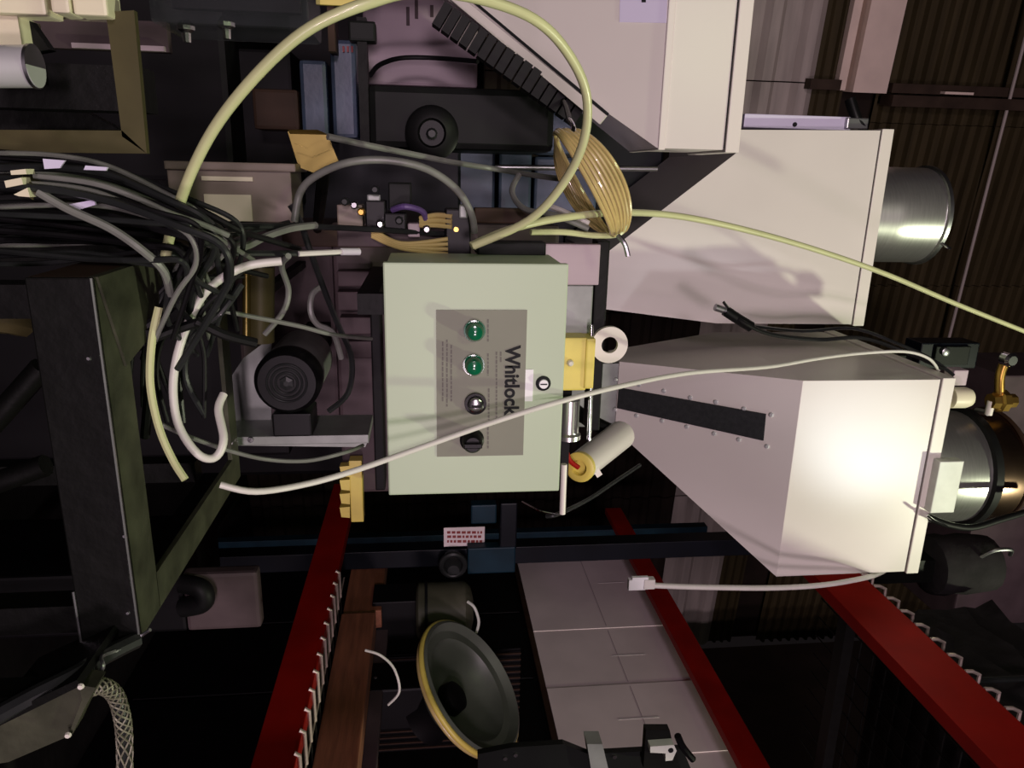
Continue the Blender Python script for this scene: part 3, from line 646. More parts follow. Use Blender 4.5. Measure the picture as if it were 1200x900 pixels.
for k in range(3):
    obj('air_line', tube(B(), [P(492, 256 + 4 * k, 1.48), P(512, 252 + 6 * k, 1.47), P(530, 254 + 6 * k, 1.46)], 0.005, 8), 'amber_tube', vc, smooth=True)
obj('cluster_stay', box(B(), (P(440, 280, 1.5).x, 1.54, P(440, 280, 1.5).z), (P(440, 290, 1.5).x, 1.97, P(452, 280, 1.5).z)), 'black_steel', vc)

# ================================================================== tubes and cables
cable('air_hose', [(194, 300, 1.08), (203, 262, 1.07), (225, 200, 1.05), (258, 140, 1.03), (310, 78, 1.01), (365, 32, 1.0), (430, 4, 1.0), (490, -10, 1.02), (560, -2, 1.05), (625, 22, 1.08), (664, 60, 1.12), (687, 110, 1.16), (684, 165, 1.2), (660, 215, 1.24), (620, 258, 1.27), (555, 288, 1.3)], 0.0072, 'yellow_tube', 'thick pale yellow air hose arching up from the cable bundle', 'hose', n=12)
cable('air_hose', [(552, 288, 1.32), (600, 268, 1.34), (660, 255, 1.4), (730, 249, 1.5), (800, 254, 1.6), (880, 271, 1.7), (960, 294, 1.8), (1040, 322, 1.9), (1120, 356, 2.0), (1215, 394, 2.1)], 0.0072, 'yellow_tube', 'pale yellow air hose stretched across the plain hopper', 'hose', n=12)
cable('air_hose', [(622, 272, 1.42), (660, 272, 1.44), (700, 276, 1.46), (728, 272, 1.47), (735, 245, 1.48)], 0.006, 'yellow_tube', 'short pale yellow hose ending at the amber coil', 'hose')
cl_ = thing('tubing_coil', 'hanging coil of amber plastic tubing beside the hopper', 'tubing coil', P(690, 220, 1.5))
ca = P(690, 214, 1.5)
for k in range(8):
    pts = []; j = random.Random(k)
    for i in range(29):
        t = 2 * math.pi * i / 28
        lx = math.cos(t) * (67 + j.uniform(-1, 1) + (k % 3)); ly = math.sin(t) * (6 + 3.9 * k)
        ang = math.radians(61); ox = (k - 3.5) * 1.6
        x = 689 + ox + lx * math.cos(ang) - ly * math.sin(ang); y = 214 + lx * math.sin(ang) + ly * math.cos(ang)
        pts.append(P(x, y, 1.47 + 0.06 * math.sin(t) + 0.012 * (k - 4)))
    obj('tubing_loop', tube(B(), pts, 0.0043, 8, 2), 'amber_tube', cl_, smooth=True)
obj('coil_hook', tube(B(), [P(667, 140, 1.5), P(672, 150, 1.46), P(668, 160, 1.45), P(662, 152, 1.47)], 0.005, 8), 'chrome', cl_, smooth=True)
obj('coil_tie', tube(B(), [P(724, 276, 1.42), P(732, 286, 1.41), P(736, 300, 1.41)], 0.005, 8), 'brushed', cl_, smooth=True)
obj('coil_hanger', tube(B(), [P(667, 140, 1.5), P(664, 128, 1.7), P(660, 118, 2.0)], 0.006, 8), 'black_steel', cl_, smooth=True)
cable('white_cable', [(330, 306, 1.12), (285, 313, 1.11), (245, 338, 1.1), (222, 375, 1.09), (207, 420, 1.08), (203, 460, 1.07), (210, 500, 1.06), (232, 532, 1.05), (252, 536, 1.06), (262, 515, 1.07), (256, 480, 1.1), (262, 462, 1.12)], 0.0062, 'white_cable', 'thick white cable looping beside the black frame', n=10)
cable('white_cable', [(258, 568, 1.02), (300, 576, 1.03), (360, 567, 1.08), (420, 550, 1.13), (500, 522, 1.175), (580, 494, 1.205), (655, 471, 1.232), (730, 452, 1.32), (810, 437, 1.5), (900, 430, 1.75), (960, 420, 1.95), (1010, 414, 2.1), (1060, 412, 2.18), (1088, 420, 2.22), (1100, 434, 2.3)], 0.0050, 'white_cable', 'long white cable crossing the control box towards the strip hopper', n=10)
nc = thing('network_cable', 'white network cable with clear plug hanging below the strip hopper', 'cable', P(760, 686, 2.0))
obj('cable_jacket', tube(B(), [P(*p) for p in ((765, 686, 2.0), (820, 688, 2.0), (900, 689, 2.02), (960, 686, 2.06), (1005, 679, 2.12), (1030, 672, 2.25), (1050, 660, 2.4))], 0.009, 10), 'white_cable', nc, smooth=True)
obj('plug', pxbox(B(), 737, 680, 757, 692, 1.99, 0.02, 0.002), 'white_sticker', nc); obj('plug_boot', pxbox(B(), 755, 680, 768, 691, 1.985, 0.025, 0.003), 'white_cable', nc)
obj('plug_clip', pxbox(B(), 741, 677, 760, 680, 1.985, 0.012, 0.001), 'white_sticker', nc)
cable('yellow_hose', [(186, 360, 1.04), (178, 400, 1.03), (176, 450, 1.02), (186, 500, 1.01), (202, 538, 1.0), (217, 562, 0.99)], 0.0055, 'yellow_tube', 'pale yellow hose hanging inside the black frame', 'hose')
cable('grey_cable', [(190, 498, 1.06), (222, 512, 1.08), (262, 526, 1.12), (310, 538, 1.15), (360, 540, 1.17), (405, 530, 1.2), (425, 522, 1.3)], 0.0035, 'grey_cable', 'thin grey cable sagging under the motor bracket')
cable('grey_cable', [(250, 362, 1.2), (290, 370, 1.22), (350, 382, 1.26), (390, 392, 1.3), (435, 397, 1.5)], 0.004, 'grey_cable', 'thin grey cable passing above the motor')
cable('grey_cable', [(338, 300, 1.2), (330, 312, 1.25), (338, 340, 1.3), (332, 365, 1.3), (310, 392, 1.3)], 0.005, 'grey_cable', 'short grey cable curving down above the motor')
cable('grey_hose', [(345, 260, 1.4), (352, 225, 1.4), (372, 205, 1.38), (410, 190, 1.36), (455, 188, 1.36), (500, 198, 1.37), (535, 222, 1.39), (552, 250, 1.41), (556, 272, 1.43)], 0.0068, 'grey_cable', 'grey hose arching over the valve cluster', 'hose', n=10)
cable('grey_hose', [(384, 160, 1.45), (430, 170, 1.5), (480, 180, 1.6), (530, 190, 1.7), (580, 198, 1.8), (630, 206, 1.7), (660, 210, 1.6)], 0.0062, 'grey_cable', 'grey hose running from the gold bracket to the amber coil', 'hose')
cable('grey_hose', [(608, 205, 1.6), (600, 225, 1.55), (615, 245, 1.5), (650, 252, 1.45), (690, 268, 1.43)], 0.006, 'grey_cable', 'grey hose looping behind the yellow hose', 'hose')
cable('grey_hose', [(640, 240, 1.5), (665, 250, 1.46), (690, 262, 1.45)], 0.006, 'white_cable', 'pale hose end beside the amber coil', 'hose')
cable('dark_hose', [(340, 240, 1.42), (352, 260, 1.42), (362, 290, 1.4), (380, 340, 1.45), (396, 380, 1.5), (412, 420, 1.55), (408, 460, 1.55), (385, 482, 1.55)], 0.006, 'dark_cable', 'dark hose dropping beside the motor', 'hose')
cable('dark_hose', [(378, 335, 1.5), (366, 345, 1.48), (364, 365, 1.47), (372, 380, 1.48), (390, 390, 1.5), (400, 420, 1.52)], 0.006, 'grey_cable', 'grey hose bend above the motor', 'hose')
cable('dark_hose', [(182, 297, 1.1), (240, 297, 1.15), (300, 297, 1.2), (360, 297, 1.25), (410, 296, 1.3)], 0.005, 'dark_cable', 'straight dark hose reaching towards the control box', 'hose')
sp = thing('cable_ferrule', 'white ferrule tip on the straight dark hose', 'ferrule', P(395, 296, 1.29))
obj('ferrule', tube(B(), [P(350, 297.5, 1.235), P(400, 295, 1.28)], 0.0045, 8, 0), 'white_cable', sp, smooth=True); obj('ferrule_head', tube(B(), [P(400, 295, 1.28), P(421, 295, 1.3)], 0.0062, 10, 0), 'white_sticker', sp, smooth=True)
cable('dark_hose', [(268, 265, 1.25), (340, 265, 1.35), (420, 268, 1.45), (530, 275, 1.5)], 0.0055, 'dark_cable', 'dark hose lying along the mauve feeder housing', 'hose')
cable('pale_hose', [(270, 293, 1.15), (290, 288, 1.17), (310, 278, 1.2), (340, 268, 1.25), (370, 264, 1.3)], 0.006, 'grey_cable', 'pale hose end coming out of the cable bundle', 'hose')
cable('drape_wire', [(640, 605, 1.5), (655, 602, 1.5), (690, 585, 1.6), (720, 565, 1.7), (750, 545, 1.8)], 0.005, 'dark_cable', 'dark hose below the white pipe stub', 'hose')
cable('thin_wire', [(612, 588, 1.6), (632, 598, 1.5), (655, 603, 1.48)], 0.002, 'chrome', 'thin bright wire under the control box', 'wire')
cable('power_cord', [(852, 362, 2.3), (872, 378, 2.25), (905, 392, 2.3), (960, 398, 2.35), (1010, 396, 2.35), (1060, 412, 2.3), (1105, 432, 2.28)], 0.007, 'black_rubber', 'black cord lying on the side of the strip hopper', 'cord')
cable('power_cord', [(880, 382, 2.3), (940, 388, 2.4), (1000, 385, 2.45), (1050, 402, 2.4), (1090, 420, 2.35), (1118, 440, 2.3)], 0.006, 'dark_cable', 'second dark cord beside the black hopper cord', 'cord')
tg = thing('cord_plug', 'dark plug with metal tip on the hopper cord', 'plug', P(850, 365, 2.28))
obj('plug_body', tube(B(), [P(880, 383, 2.27), P(862, 372, 2.27), P(850, 364, 2.27)], 0.018, 10), 'black_plastic', tg, smooth=True)
obj('plug_tip', tube(B(), [P(850, 364, 2.27), P(838, 360, 2.27)], 0.012, 10, 0), 'brushed', tg, smooth=True); obj('plug_tail', tube(B(), [P(862, 372, 2.27), P(848, 354, 2.26)], 0.005, 8, 0), 'chrome', tg)

# bundle of hoses over the black frame
G = 'dark hoses bundled above the black frame'
rnd = random.Random(11)
for k in range(36):
    f = k / 35; y0 = 182 + 122 * f + rnd.uniform(-8, 8); Y = 0.98 + 0.26 * rnd.random()
    xe = 264 - 74 * f + rnd.uniform(-22, 16); ye = 262 + 40 * f + rnd.uniform(-18, 16)
    sag = rnd.uniform(-14, 8)
    p = [(-20, y0 - 2, Y), (xe * 0.25, y0 + (ye - y0) * 0.08 + sag * 0.6, Y), (xe * 0.52, y0 + (ye - y0) * 0.30 + sag, Y), (xe * 0.8, y0 + (ye - y0) * 0.68 + sag * 0.5, Y - 0.02), (xe, ye, Y - 0.02)]
    m_ = k % 4
    if m_ == 0: p += [(xe + rnd.uniform(0, 12), ye + 34, Y), (xe - rnd.uniform(0, 40), ye + 60 + rnd.uniform(0, 30), Y + 0.02), (xe - rnd.uniform(10, 50), ye + 110 + rnd.uniform(0, 60), Y + 0.05)]
    elif m_ == 1: p += [(xe + 22, ye + rnd.uniform(4, 16), Y + 0.04), (xe + rnd.uniform(50, 110), ye + rnd.uniform(-6, 36), Y + 0.15)]
    elif m_ == 2: p += [(xe + 8, ye + 20, Y), (xe + rnd.uniform(-6, 14), ye + 46 + rnd.uniform(0, 20), Y + 0.03), (xe + rnd.uniform(10, 46), ye + 78 + rnd.uniform(0, 40), Y + 0.1)]
    else: p += [(xe - 10, ye + 28, Y), (190 + rnd.uniform(-12, 30), 350 + rnd.uniform(-14, 20), Y + 0.02)]
    if k % 5 == 2: cable('bundled_hose', p, 0.0036, 'grey_cable', 'thin grey hose lying in the dark hose bundle', 'hose', G)
    else: cable('bundled_hose', p, rnd.uniform(0.0036, 0.0058), rnd.choice(['dark_cable', 'dark_cable', 'black_rubber']), 'dark rubber hose in the bundle above the black frame', 'hose', G)
for k in range(7):
    x = 150 + 15 * k + rnd.uniform(-8, 8); y = 326 + rnd.uniform(-8, 40)
    p = [(x + 40 + rnd.uniform(-10, 30), y - 20, 1.12), (x + 26 + rnd.uniform(-10, 14), y + 14, 1.1), (x + rnd.uniform(-4, 16), y + 46, 1.1), (x + rnd.uniform(-8, 8), y + 90, 1.11), (x + rnd.uniform(-6, 20), y + 120 + rnd.uniform(0, 50), 1.12)]
    cable('hanging_hose', p, rnd.uniform(0.0032, 0.005), rnd.choice(['dark_cable', 'black_rubber']), 'dark hose hanging down behind the white cable loop', 'hose', 'hoses hanging behind the white loop')
for k, (a_, b_, c_) in enumerate((((150, 398), (182, 375), (212, 350)), ((150, 412), (190, 392), (232, 378)), ((230, 376), (262, 392), (300, 402)), ((172, 385), (176, 430), (170, 512)))):
    cable('strap_hose', [(*a_, 1.04), (*b_, 1.05), (*c_, 1.07)], 0.007, 'black_rubber', 'thick black hose tying across the bundle', 'hose', 'thick hoses crossing the bundle')
cable('light_hose', [(40, 206, 1.0), (110, 215, 1.0), (160, 232, 1.0), (200, 250, 1.0), (235, 262, 1.02), (268, 276, 1.04)], 0.0038, 'grey_cable', 'pale grey hose on top of the bundle', 'hose')
cable('light_hose', [(45, 225, 0.98), (80, 245, 0.98), (130, 268, 0.98), (170, 296, 0.98), (192, 318, 1.0), (200, 345, 1.03)], 0.0055, 'grey_cable', 'grey hose crossing the front of the bundle', 'hose')
cn = thing('connector_block', 'pale connector clips at the root of the bundle', 'connector', P(25, 215, 1.0))
obj('clip', pxpoly(B(), [(5, 212), (25, 208), (27, 216), (7, 220)], 0.97, 0.02), 'cream', cn); obj('clip', pxpoly(B(), [(16, 228), (32, 220), (35, 231), (22, 230)], 0.97, 0.02), 'cream', cn)
obj('clip', pxpoly(B(), [(12, 200), (30, 198), (31, 204), (13, 205)], 0.97, 0.02), 'cream', cn); obj('clip_body', pxpoly(B(), [(26, 206), (44, 222), (38, 234), (24, 224)], 0.985, 0.03), 'olive_paint', cn)
for i, q in enumerate(([(50, 186), (76, 188), (70, 197), (52, 198)], [(100, 194), (126, 196), (124, 200), (98, 199)], [(78, 240), (110, 234), (112, 240), (92, 246)])):
    o = tag(obj('cable_tag', pxpoly(B(), q, 0.99, 0.004), 'lavender_sticker'), 'small pale paper tag lying in the hose bundle', 'tag', 'paper tags on the bundle')
ot = thing('sight_tube', 'olive sight tube standing behind the hose bundle', 'tube', P(305, 360, 1.5))
obj('tube_glass', cyl(B(), P(306, 312, 1.5), P(306, 400, 1.5), 0.026, None, 20), 'olive_paint', ot, smooth=True)
obj('tube_edge', cyl(B(), P(289, 312, 1.48), P(289, 402, 1.48), 0.008, None, 12), 'gold_metal', ot, smooth=True)
obj('tube_stay', box(B(), (P(300, 340, 1.5).x, 1.5, P(300, 340, 1.5).z), (P(300, 350, 1.5).x, 2.02, P(312, 340, 1.5).z)), 'black_steel', ot)

# ================================================================== pallet rack on the right
XR = 1.5
def zx(x, y, X=XR): return PX(x, y, X).z
zt = zx(1200, 850); zbm = zx(1170, 900)
z1t = zx(345, 900); z1b = zx(293, 900)
XB = 2.62
rk = thing('pallet_rack', 'red pallet rack with wire decks', 'rack', (2.0, 2.2, 0))
YE = 3.55
YU = PX(640, 640, XR + 0.055).y
obj('beam', box(B(), (XR, -0.6, zbm), (XR + 0.05, 3.3, zt), 0.003), 'red_beam', rk)
obj('beam', box(B(), (XR, -0.6, z1b), (XR + 0.05, 3.45, z1t), 0.003), 'red_beam', rk)
zr1 = zx(903, 900, XB)
obj('beam', box(B(), (XB, -0.6, zr1 - 0.13), (XB + 0.05, 5.4, zr1), 0.003), 'red_beam', rk)
obj('beam', box(B(), (XB, -0.6, z1b), (XB + 0.05, YE, z1t), 0.003), 'red_beam', rk)
for x, y, m_ in ((XR + 0.055, YU, 'dark_blue'), (XB + 0.055, PX(680, 622, XB + 0.055).y, 'teal_machine'), (XR + 0.055, -0.7, 'dark_blue'), (XB + 0.055, -0.7, 'dark_blue')):
    obj('upright', box(B(), (x, y, 0), (x + 0.08, y + 0.08, zt + 0.5), 0.003), m_, rk)
wire0 = None
def link_copy(src, name, loc, parent):
    o = src.copy(); o.name = name; COL.objects.link(o); o.parent = parent; o.location = loc; return o
def deck(z, y0, y1, pitch, rise, label):
    """rise > 0: wires stand above the beam on bent ends; 0: rungs lie on the beam"""
    d = thing('wire_deck', label, 'wire deck', (2.0, (y0 + y1) / 2, z), 'wire decks on the red rack')
    n = int((y1 - y0) / pitch); src = None; hk = None
    xi = XR + (0.02 if rise else 0.11)
    for i in range(n):
        y = y0 + i * pitch
        if src is None:
            src = obj('wire', tube(B(), [(XB + 0.03, y, z + rise + 0.005), (xi, y, z + rise + 0.005)], 0.0038, 6, 0), 'wire_dark', d)
            hp_ = [(xi + 0.03, y, z + rise + 0.005), (xi, y, z + rise + 0.004), (XR + 0.006, y, z + rise * 0.55), (XR + 0.004, y, z + 0.002)] if rise else [(xi, y, z + 0.005), (XR + 0.003, y, z + 0.005), (XR - 0.004, y, z - 0.008)]
            hk = obj('hook', tube(B(), hp_, 0.0062, 6, 0), 'wire_metal', d)
        else:
            link_copy(src, 'wire', (src.location.x, src.location.y + i * pitch, src.location.z), d)
            link_copy(hk, 'hook', (hk.location.x, hk.location.y + i * pitch, hk.location.z), d)
    src = None
    for i in range(11):
        x = XR + 0.12 + i * 0.095
        if src is None: src = obj('long_wire', tube(B(), [(x, y0, z + rise - 0.002), (x, y1, z + rise - 0.002)], 0.003, 6, 0), 'wire_dark', d)
        else: link_copy(src, 'long_wire', (src.location.x + i * 0.095, src.location.y, src.location.z), d)
    if not rise: obj('edge_wire', tube(B(), [(xi, y0, z + 0.004), (xi, y1, z + 0.004)], 0.0035, 6, 0), 'wire_metal', d)
    for y in (y0 + 0.3, (y0 + y1) / 2, y1 - 0.35):
        obj('deck_channel', box(B(), (XR + 0.055, y, z - 0.05), (XB - 0.005, y + 0.06, z - 0.006)), 'wire_dark', d)
    return d
deck(zt, 0.4, 2.75, 0.085, 0.052, 'wire deck on the upper beam of the red rack')
deck(z1t, 0.9, min(PX(372, 650, XR).y, YU - 0.03), 0.085, 0.0, 'wire deck on the lower beam of the red rack')

# pallet and what stands on it
zp = z1t + 0.01
pal = thing('wooden_pallet', 'brown wooden pallet on the lower rack deck', 'pallet', (1.9, 2.2, zp))
xs0 = XR + 0.30
for i in range(6):
    obj('top_board', box(B(), (xs0 - 0.02, 1.62 + i * 0.19, zp + 0.09), (2.58, 1.62 + i * 0.19 + 0.15, zp + 0.11), 0.003), 'wood', pal)
for x in (xs0, 2.0, 2.48): obj('stringer', box(B(), (x, 1.6, zp), (x + 0.05, 2.74, zp + 0.09), 0.003), 'wood', pal)
zq = zp + 0.112
cr_ = thing('crate_post', 'grey wooden crate rail standing on the pallet edge', 'rail', (1.65, 2.2, zq))
obj('rail_board', box(B(), (XR + 0.30, 1.62, zq), (XR + 0.34, 2.72, zq + 0.06), 0.003), 'mauve_dim', cr_)
for y in (1.8, 2.35): obj('rail_stud', lathe(B(), (XR + 0.30, y, zq + 0.03), (-1, 0, 0), [(0, 0.008), (0.006, 0.006)], 8), 'brushed', cr_)
# cable reel
RY = 2.3
rcn = P(552, 804, RY)
reel = thing('cable_reel', 'tilted grey dish shaped reel rimmed with yellow cord on the pallet', 'reel', (rcn.x, rcn.y, zq))
ax = (world_dir(Vector((0.75, -0.60, -0.28)))).normalized()
obj('flange', lathe(B(), rcn, ax, [(-0.14, 0.05), (-0.13, 0.12), (-0.05, 0.22), (0.0, 0.248), (0.012, 0.256), (0.018, 0.245), (-0.01, 0.225), (-0.014, 0.195), (-0.05, 0.18), (-0.11, 0.11), (-0.115, 0.03)], 56), 'drum_grey', reel, smooth=True)
obj('reel_core', lathe(B(), rcn - ax * 0.135, -ax, [(0, 0.115), (0.05, 0.10), (0.10, 0.11)], 40), 'dark_body', reel, smooth=True)
obj('yellow_cord', torus(B(), rcn - ax * 0.002, ax, 0.256, 0.010, 64, 10), 'yellow_paint', reel, smooth=True, label='yellow cord around the rim')
obj('yellow_cord', torus(B(), rcn - ax * 0.022, ax, 0.247, 0.010, 64, 10), 'amber_tube', reel, smooth=True)
obj('hub_cup', lathe(B(), rcn - ax * 0.112, ax, [(0, 0.06), (0.04, 0.055), (0.05, 0.04)], 30), 'dark_body', reel, smooth=True)
obj('reel_stand', box(B(), (rcn.x - 0.02, rcn.y - 0.02, zq), (rcn.x + 0.16, rcn.y + 0.14, rcn.z - 0.16), 0.01), 'dark_body', reel)
dr = P(524, 714, 2.72); zd = P(488, 714, 2.72).z
dm = thing('grey_drum', 'small grey green drum behind the dish shaped reel', 'drum', (dr.x, dr.y, zq))
obj('drum_stand', box(B(), (dr.x - 0.09, dr.y - 0.07, zq), (dr.x + 0.09, dr.y + 0.07, zd), 0.005), 'dark_body', dm)
obj('drum_body', lathe(B(), (dr.x, dr.y, zd), (0, 0, 1), [(0, 0.10), (0.01, 0.112), (0.20, 0.112), (0.225, 0.09), (0.235, 0.05)], 36), 'drum_dark', dm, smooth=True)
obj('drum_band', lathe(B(), (dr.x, dr.y, zd + 0.035), (0, 0, 1), [(0, 0.112), (0.002, 0.116), (0.010, 0.116), (0.012, 0.112)], 36), 'ink', dm, smooth=True)
obj('drum_wire', tube(B(), [P(548, 705, 2.6), P(556, 712, 2.58), P(561, 728, 2.57), P(558, 742, 2.57)], 0.006, 8), 'pale_green', dm, smooth=True)
cable('loose_wire', [(428, 762, 1.95), (446, 768, 1.94), (462, 784, 1.94), (468, 810, 1.94), (455, 826, 1.95)], 0.004, 'white_cable', 'loose pale wire in front of the crate rail', 'wire')
# rods of a dark mesh guard
mg = thing('mesh_guard', 'dark mesh guard standing behind the dish shaped reel', 'guard', (2.2, 2.68, zq))
src = None
for i in range(16):
    if src is None: src = obj('guard_wire', box(B(), (1.95, 2.66, zq), (1.956, 2.666, P(612, 720, 2.66).z)), 'brown_plate', mg)
    else: link_copy(src, 'guard_wire', src.location + Vector((0.03 * i, 0, 0)), mg)
obj('guard_sheet', box(B(), (1.94, 2.68, zq), (2.43, 2.69, P(612, 720, 2.66).z)), 'dark_body', mg)

# cartons behind the rack
XC = 2.85
zc0 = zx(625, 740, XC); zc1 = EYE.z + (zr1 - 0.06 - EYE.z) * XC / XB
y_far = PX(680, 640, XC).y
sh = thing('tall_cabinet', 'dark tall cabinet under the pale cartons', 'cabinet', (XC + 0.4, 4.0, 0))
obj('cabinet_body', box(B(), (XC + 0.02, 2.2, 0), (XC + 0.8, y_far, zc0 - 0.035), 0.01), 'dark_body', sh)
obj('cabinet_top', box(B(), (XC, 2.18, zc0 - 0.035), (XC + 0.82, y_far + 0.02, zc0), 0.006), 'brown_plate', sh)
for i in range(4): obj('cabinet_door', box(B(), (XC + 0.005, 2.3 + i * 0.68, 0.1), (XC + 0.02, 2.3 + i * 0.68 + 0.66, zc0 - 0.06), 0.004), 'dark_body', sh)
ys = [2.3, 3.0, 3.55, 4.1, y_far]
for i in range(4):
    a_, b_ = ys[i], ys[i + 1] - 0.002
    c_ = thing('carton', ('pale carton in the row, behind the dark green clamp unit', 'pale mauve carton in the middle of the row on the dark cabinet', 'pale mauve carton in the middle of the row on the dark cabinet', 'pale carton at the blue upright end of the row')[i], 'carton', (XC + 0.3, (a_ + b_) / 2, zc0), 'cartons on the dark cabinet')
    obj('carton_body', box(B(), (XC - 0.004 * (i % 2), a_, zc0), (XC + 0.6, b_, zc1), 0.001), 'carton', c_)
    m_ = (a_ + b_) / 2
    obj('tape_strip', box(B(), (XC - 0.001 - 0.004 * (i % 2), m_ - 0.012, zc0 + 0.25 + 0.1 * i), (XC - 0.004 * (i % 2), m_, zc0 + 0.5 + 0.08 * i)), 'tape', c_)
    obj('flap_seam', box(B(), (XC - 0.0008 - 0.004 * (i % 2), a_ + 0.02, (zc0 + zc1) / 2), (XC - 0.004 * (i % 2), b_ - 0.02, (zc0 + zc1) / 2 + 0.004)), 'mauve_panel', c_)

bn = thing('storage_bin', 'dark storage bin with dull pink top beside the black frame', 'bin', P(260, 700, 2.1))
bz = P(262, 700, 2.1).z
obj('bin_body', box(B(), (P(262, 668, 2.1).x, 2.1, 0), (P(262, 738, 2.1).x, 2.5, P(215, 700, 2.1).z), 0.01), 'dark_body', bn)
obj('bin_top', pxbox(B(), 216, 672, 304, 738, 2.1, 0.05, 0.012), 'mauve_dim', bn)
obj('bin_handle', tube(B(), [P(214, 684, 2.08), P(236, 690, 2.06), P(238, 706, 2.06), P(214, 712, 2.08)], 0.03, 10), 'black_rubber', bn, smooth=True)
# load label fixed to the front upright of the rack
def on_x(x0, y0, x1, y1, X, d, bev=0.0):
    a = PX((x0 + x1) / 2, y0, X); b = PX((x0 + x1) / 2, y1, X); c = PX(x0, (y0 + y1) / 2, X); e = PX(x1, (y0 + y1) / 2, X)
    return box(B(), (X, b.y, c.z), (X + d, a.y, e.z), bev)
sg_ = thing('load_label', 'small pale pink label with red print on the blue upright', 'label', P(544, 629, YU - 0.006))
obj('label_card', pxbox(B(), 520, 618, 568, 640, YU - 0.006, 0.005, 0.002), 'carton', sg_)
bm = B(); rr = random.Random(5)
for y in (622.5, 627.5, 633):
    x = 524
    while x < 564:
        l = rr.uniform(2, 5); pa_ = P(x, y, YU - 0.006); pb_ = P(min(x + l, 565), y + 2.6, YU - 0.006)
        box(bm, (pa_.x, YU - 0.008, pa_.z), (pb_.x, YU - 0.006, pb_.z)); x += l + 1.5
o = obj('red_print', bm, 'red_ink', sg_); o['kind'] = 'stuff'
tb = thing('teal_actuator', 'teal blue actuator block beside the blue upright', 'actuator', P(575, 650, YU))
obj('actuator_body', pxbox(B(), 548, 642, 604, 672, YU - 0.06, 0.055, 0.006), 'teal_machine', tb)
obj('actuator_arm', pxbox(B(), 552, 592, 582, 614, YU - 0.06, 0.055, 0.006), 'teal_machine', tb)
obj('actuator_rod', pxbox(B(), 586, 590, 606, 644, YU - 0.055, 0.05, 0.006), 'dark_blue', tb)
obj('actuator_knob', torus(B(), P(531, 662, YU - 0.05), (0, -1, 0), 0.05, 0.012, 32, 8), 'dark_cable', tb, smooth=True)
obj('actuator_hub', lathe(B(), P(531, 662, YU - 0.01), DY, [(0, 0.05), (0.02, 0.045), (0.05, 0.025)], 20), 'dark_cable', tb, smooth=True)
yc = thing('yellow_strip', 'yellow notched warning strip beside the red beam', 'strip', P(412, 580, 3.3))
obj('strip_bar', pxbox(B(), 410, 540, 425, 612, 1.9, 0.04, 0.003), 'yellow_paint', yc)
for y in (546, 562, 578, 594): obj('strip_tooth', pxpoly(B(), [(398, y + 1), (410, y), (410, y + 13), (400, y + 12)], 1.9, 0.03), 'yellow_paint', yc)
wp = thing('timber', 'old brown timbers stacked on the lower rack deck', 'timber', (1.6, 2.8, z1t))
obj('timber_plank', box(B(), (XR + 0.19, 2.62, z1t + 0.01), (XR + 0.27, 3.08, z1t + 0.16), 0.005), 'wood', wp)
obj('timber_plank', box(B(), (XR + 0.17, 1.75, z1t + 0.01), (XR + 0.27, 2.58, z1t + 0.14), 0.005), 'wood', wp)
obj('timber_plank', box(B(), (XR + 0.18, 1.0, z1t + 0.01), (XR + 0.27, 1.70, z1t + 0.12), 0.005), 'wood', wp)

# ---------------- dark equipment above the rack, right
bmot = thing('black_motor', 'sooty black cylindrical motor beside the strip hopper', 'motor', P(1130, 660, 2.6))
m0 = P(1085, 662, 2.55); 
obj('motor_body', lathe(B(), m0, (0, 0, 1), [(0, 0.10), (0.01, 0.122), (0.06, 0.128), (0.10, 0.120), (0.16, 0.127), (0.22, 0.121), (0.27, 0.116), (0.29, 0.09)], 18), 'sooty', bmot, smooth=True)
obj('motor_loop', tube(B(), [m0 + Vector((-0.08, -0.09, 0.16)), m0 + Vector((-0.12, -0.11, 0.2)), m0 + Vector((-0.12, -0.11, 0.27)), m0 + Vector((-0.08, -0.08, 0.3))], 0.008, 8), 'brushed', bmot, smooth=True)
obj('motor_stand', box(B(), (m0.x - 0.05, m0.y - 0.05, zt + 0.066), (m0.x + 0.05, m0.y + 0.05, m0.z)), 'black_steel', bmot)
tp = thing('tarped_load', 'black wrapped load lying on the upper rack deck', 'load', (2.0, 1.9, zt))
bm = B(); box(bm, (XR + 0.12, 1.0, zt + 0.066), (XB, 2.35, zt + 0.55))
bmesh.ops.subdivide_edges(bm, edges=bm.edges[:], cuts=9, use_grid_fill=True)
rr = random.Random(3)
for v in bm.verts:
    if v.co.z > zt + 0.08: v.co += Vector((rr.uniform(-.03, .03), rr.uniform(-.03, .03), rr.uniform(-.05, .04)))
obj('wrap', bm, 'sooty', tp, smooth=True)
for y in (1.4, 1.9): obj('strap', tube(B(), [(XR + 0.09, y, zt + 0.02), (XR + 0.09, y, zt + 0.53), (XB, y, zt + 0.55)], 0.012, 8, 0), 'dark_cable', tp)
gd = thing('grey_cabinet', 'dim grey cabinet behind the steel receiver', 'cabinet', P(1190, 620, 3.4))
obj('cabinet_shell', pxbox(B(), 1146, 440, 1260, 730, 3.3, 0.5, 0.01), 'mauve_dim', gd)
obj('wall_bracket', box(B(), (P(1200, 640, 3.3).x, 3.8, P(1200, 640, 3.3).z), (P(1200, 660, 3.3).x, 6.1, P(1215, 640, 3.3).z)), 'dark_body', gd)

